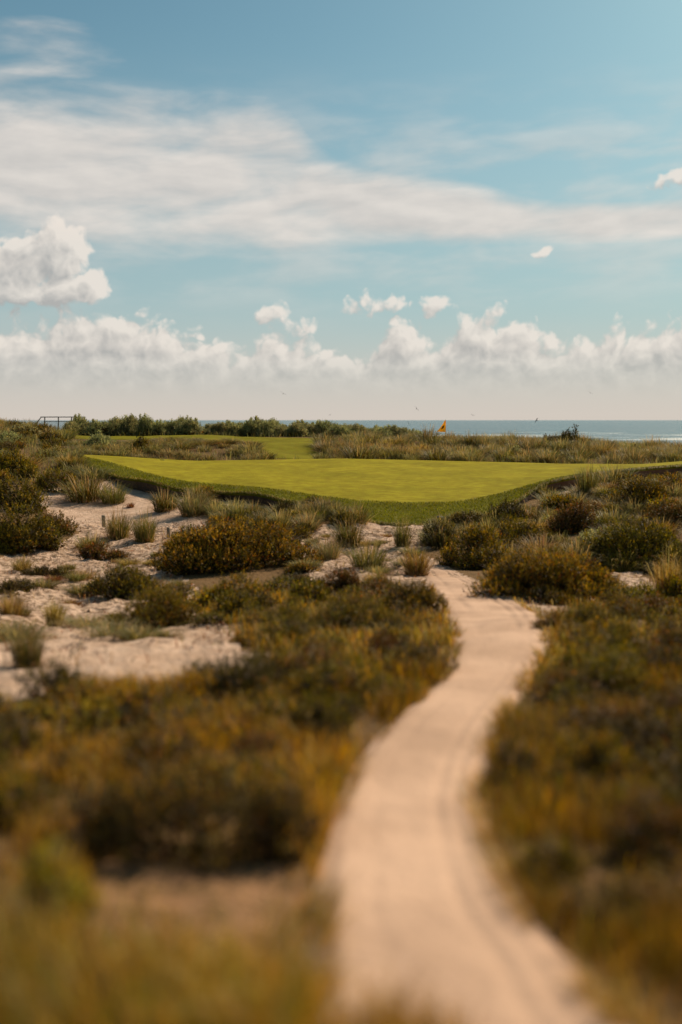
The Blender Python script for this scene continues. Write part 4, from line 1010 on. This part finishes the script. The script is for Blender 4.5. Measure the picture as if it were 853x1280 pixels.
# sheet of high cloud
ps = vec(M('MULTIPLY', qx, .46), M('ADD', M('MULTIPLY', qy, 1.5), M('MULTIPLY', qx, -.06)))
def wisp(p):
    n_ = N(nt, 'TexNoise', noise_dimensions='2D', i_Scale=1.5, i_Detail=6.0, i_Roughness=.5); n_.inputs['Distortion'].default_value = .12; L(p, n_.inputs['Vector']); return n_.outputs['Fac']
n1 = wisp(ps)
cen = M('MULTIPLY', profile(qx, [(-170,.60),(0,.60),(150,.60),(330,.595),(400,.555),(450,.53),(580,.515),(680,.485),(853,.475),(1025,.475)]), 5.0)
hlf = profile(qx, [(-170,.90),(0,.92),(150,.92),(330,.86),(400,.62),(450,.50),(580,.40),(680,.27),(853,.24),(1025,.24)])
sb = M('DIVIDE', M('SUBTRACT', qy, cen), hlf); sb = M('SUBTRACT', 1.0, M('MULTIPLY', sb, sb))
sb = M('MAXIMUM', sb, M('MINIMUM', M('SUBTRACT', blobs(vec(qx, qy), [(545,216,130,40),(55,82,130,40),(850,176,200,34)]), .70), -.30))
sb = M('MAXIMUM', sb, -1.6)
sd = M('ADD', sb, M('MULTIPLY', M('SUBTRACT', n1, .45), 2.1))
veil = M('MULTIPLY', smooth(qy, .9, 2.2), smooth(qy, 3.0, 4.6, 1.0, 0.0))
a_sheet = M('MAXIMUM', M('MULTIPLY', smooth(sd, -.45, 1.15), .88), M('MULTIPLY', M('MULTIPLY', smooth(n1, .32, .72), veil), .42))
n2 = wisp(vec(M('ADD', M('MULTIPLY', qx, .46), .05), M('ADD', M('ADD', M('MULTIPLY', qy, 1.5), M('MULTIPLY', qx, -.06)), .16)))
lits = M('ADD', M('MULTIPLY', M('SUBTRACT', n1, n2), 2.0), .5, clamp=True)
K10 = .84 / .10
def cc(r, g_, b_): return (r * K10, g_ * K10, b_ * K10, 1)
SKYGAIN = (.55, .745, .64, 1)
tint = N(nt, 'MixRGB', blend_type='MULTIPLY', i_0=1.0, i_2=SKYGAIN); L(sky.outputs[0], tint.inputs[1])
h1 = M('MULTIPLY', smooth(el, .02, .42, 1.0, 0.0), .80); h2 = M('MULTIPLY', smooth(el, -.02, .13, 1.0, 0.0), .92)
c00 = mixc(h1, tint.outputs[0], cc(.40, .505, .535))
c0 = mixc(h2, c00, cc(.68, .59, .515))
c1 = mixc(a_sheet, c0, mixc(lits, cc(.60, .565, .535), cc(.82, .75, .685)))
c2 = mixc(a_cum, c1, mixc(litc, cc(.44, .42, .405), cc(.86, .78, .70)))
L(c2, bg.inputs['Color'])
bg2 = N(nt, 'Background', i_Strength=.10); L(c0, bg2.inputs['Color'])
# clouds stand in the seaward part of the sky; elsewhere it is clear
front = M('MULTIPLY', M('LESS_THAN', M('ABSOLUTE', az), .75), M('MULTIPLY', M('LESS_THAN', el, .62), M('GREATER_THAN', el, -.01)))
msw = N(nt, 'MixShader'); L(front, msw.inputs[0]); L(bg2.outputs[0], msw.inputs[1]); L(bg.outputs[0], msw.inputs[2]); L(msw.outputs[0], out.inputs[0])
world.cycles.sampling_method = 'MANUAL'; world.cycles.sample_map_resolution = 512

# ------------------------------------------------------------------ camera
cam = bpy.data.cameras.new('camera'); co = bpy.data.objects.new('camera', cam); col.objects.link(co)
co.location = (0, 0, CAM_H); co.rotation_euler = (R(90), 0, 0)
cam.sensor_width = 36; cam.sensor_fit = 'AUTO'; cam.lens = 35.0; cam.shift_y = -115 / 1280; cam.clip_end = 100000; cam.clip_start = .05
cam.dof.use_dof = True; cam.dof.focus_distance = 62; cam.dof.aperture_fstop = .035 / .092
scene.camera = co
scene.view_settings.view_transform = 'Standard'; scene.view_settings.look = 'None'; scene.view_settings.gamma = 1; scene.view_settings.exposure = 0.25
scene.view_settings.use_curve_mapping = False
cy = scene.cycles
cy.max_bounces = 5; cy.diffuse_bounces = 2; cy.glossy_bounces = 2; cy.transmission_bounces = 3; cy.transparent_max_bounces = 4; cy.caustics_reflective = False; cy.caustics_refractive = False
cy.use_denoising = True; cy.sample_clamp_indirect = 6
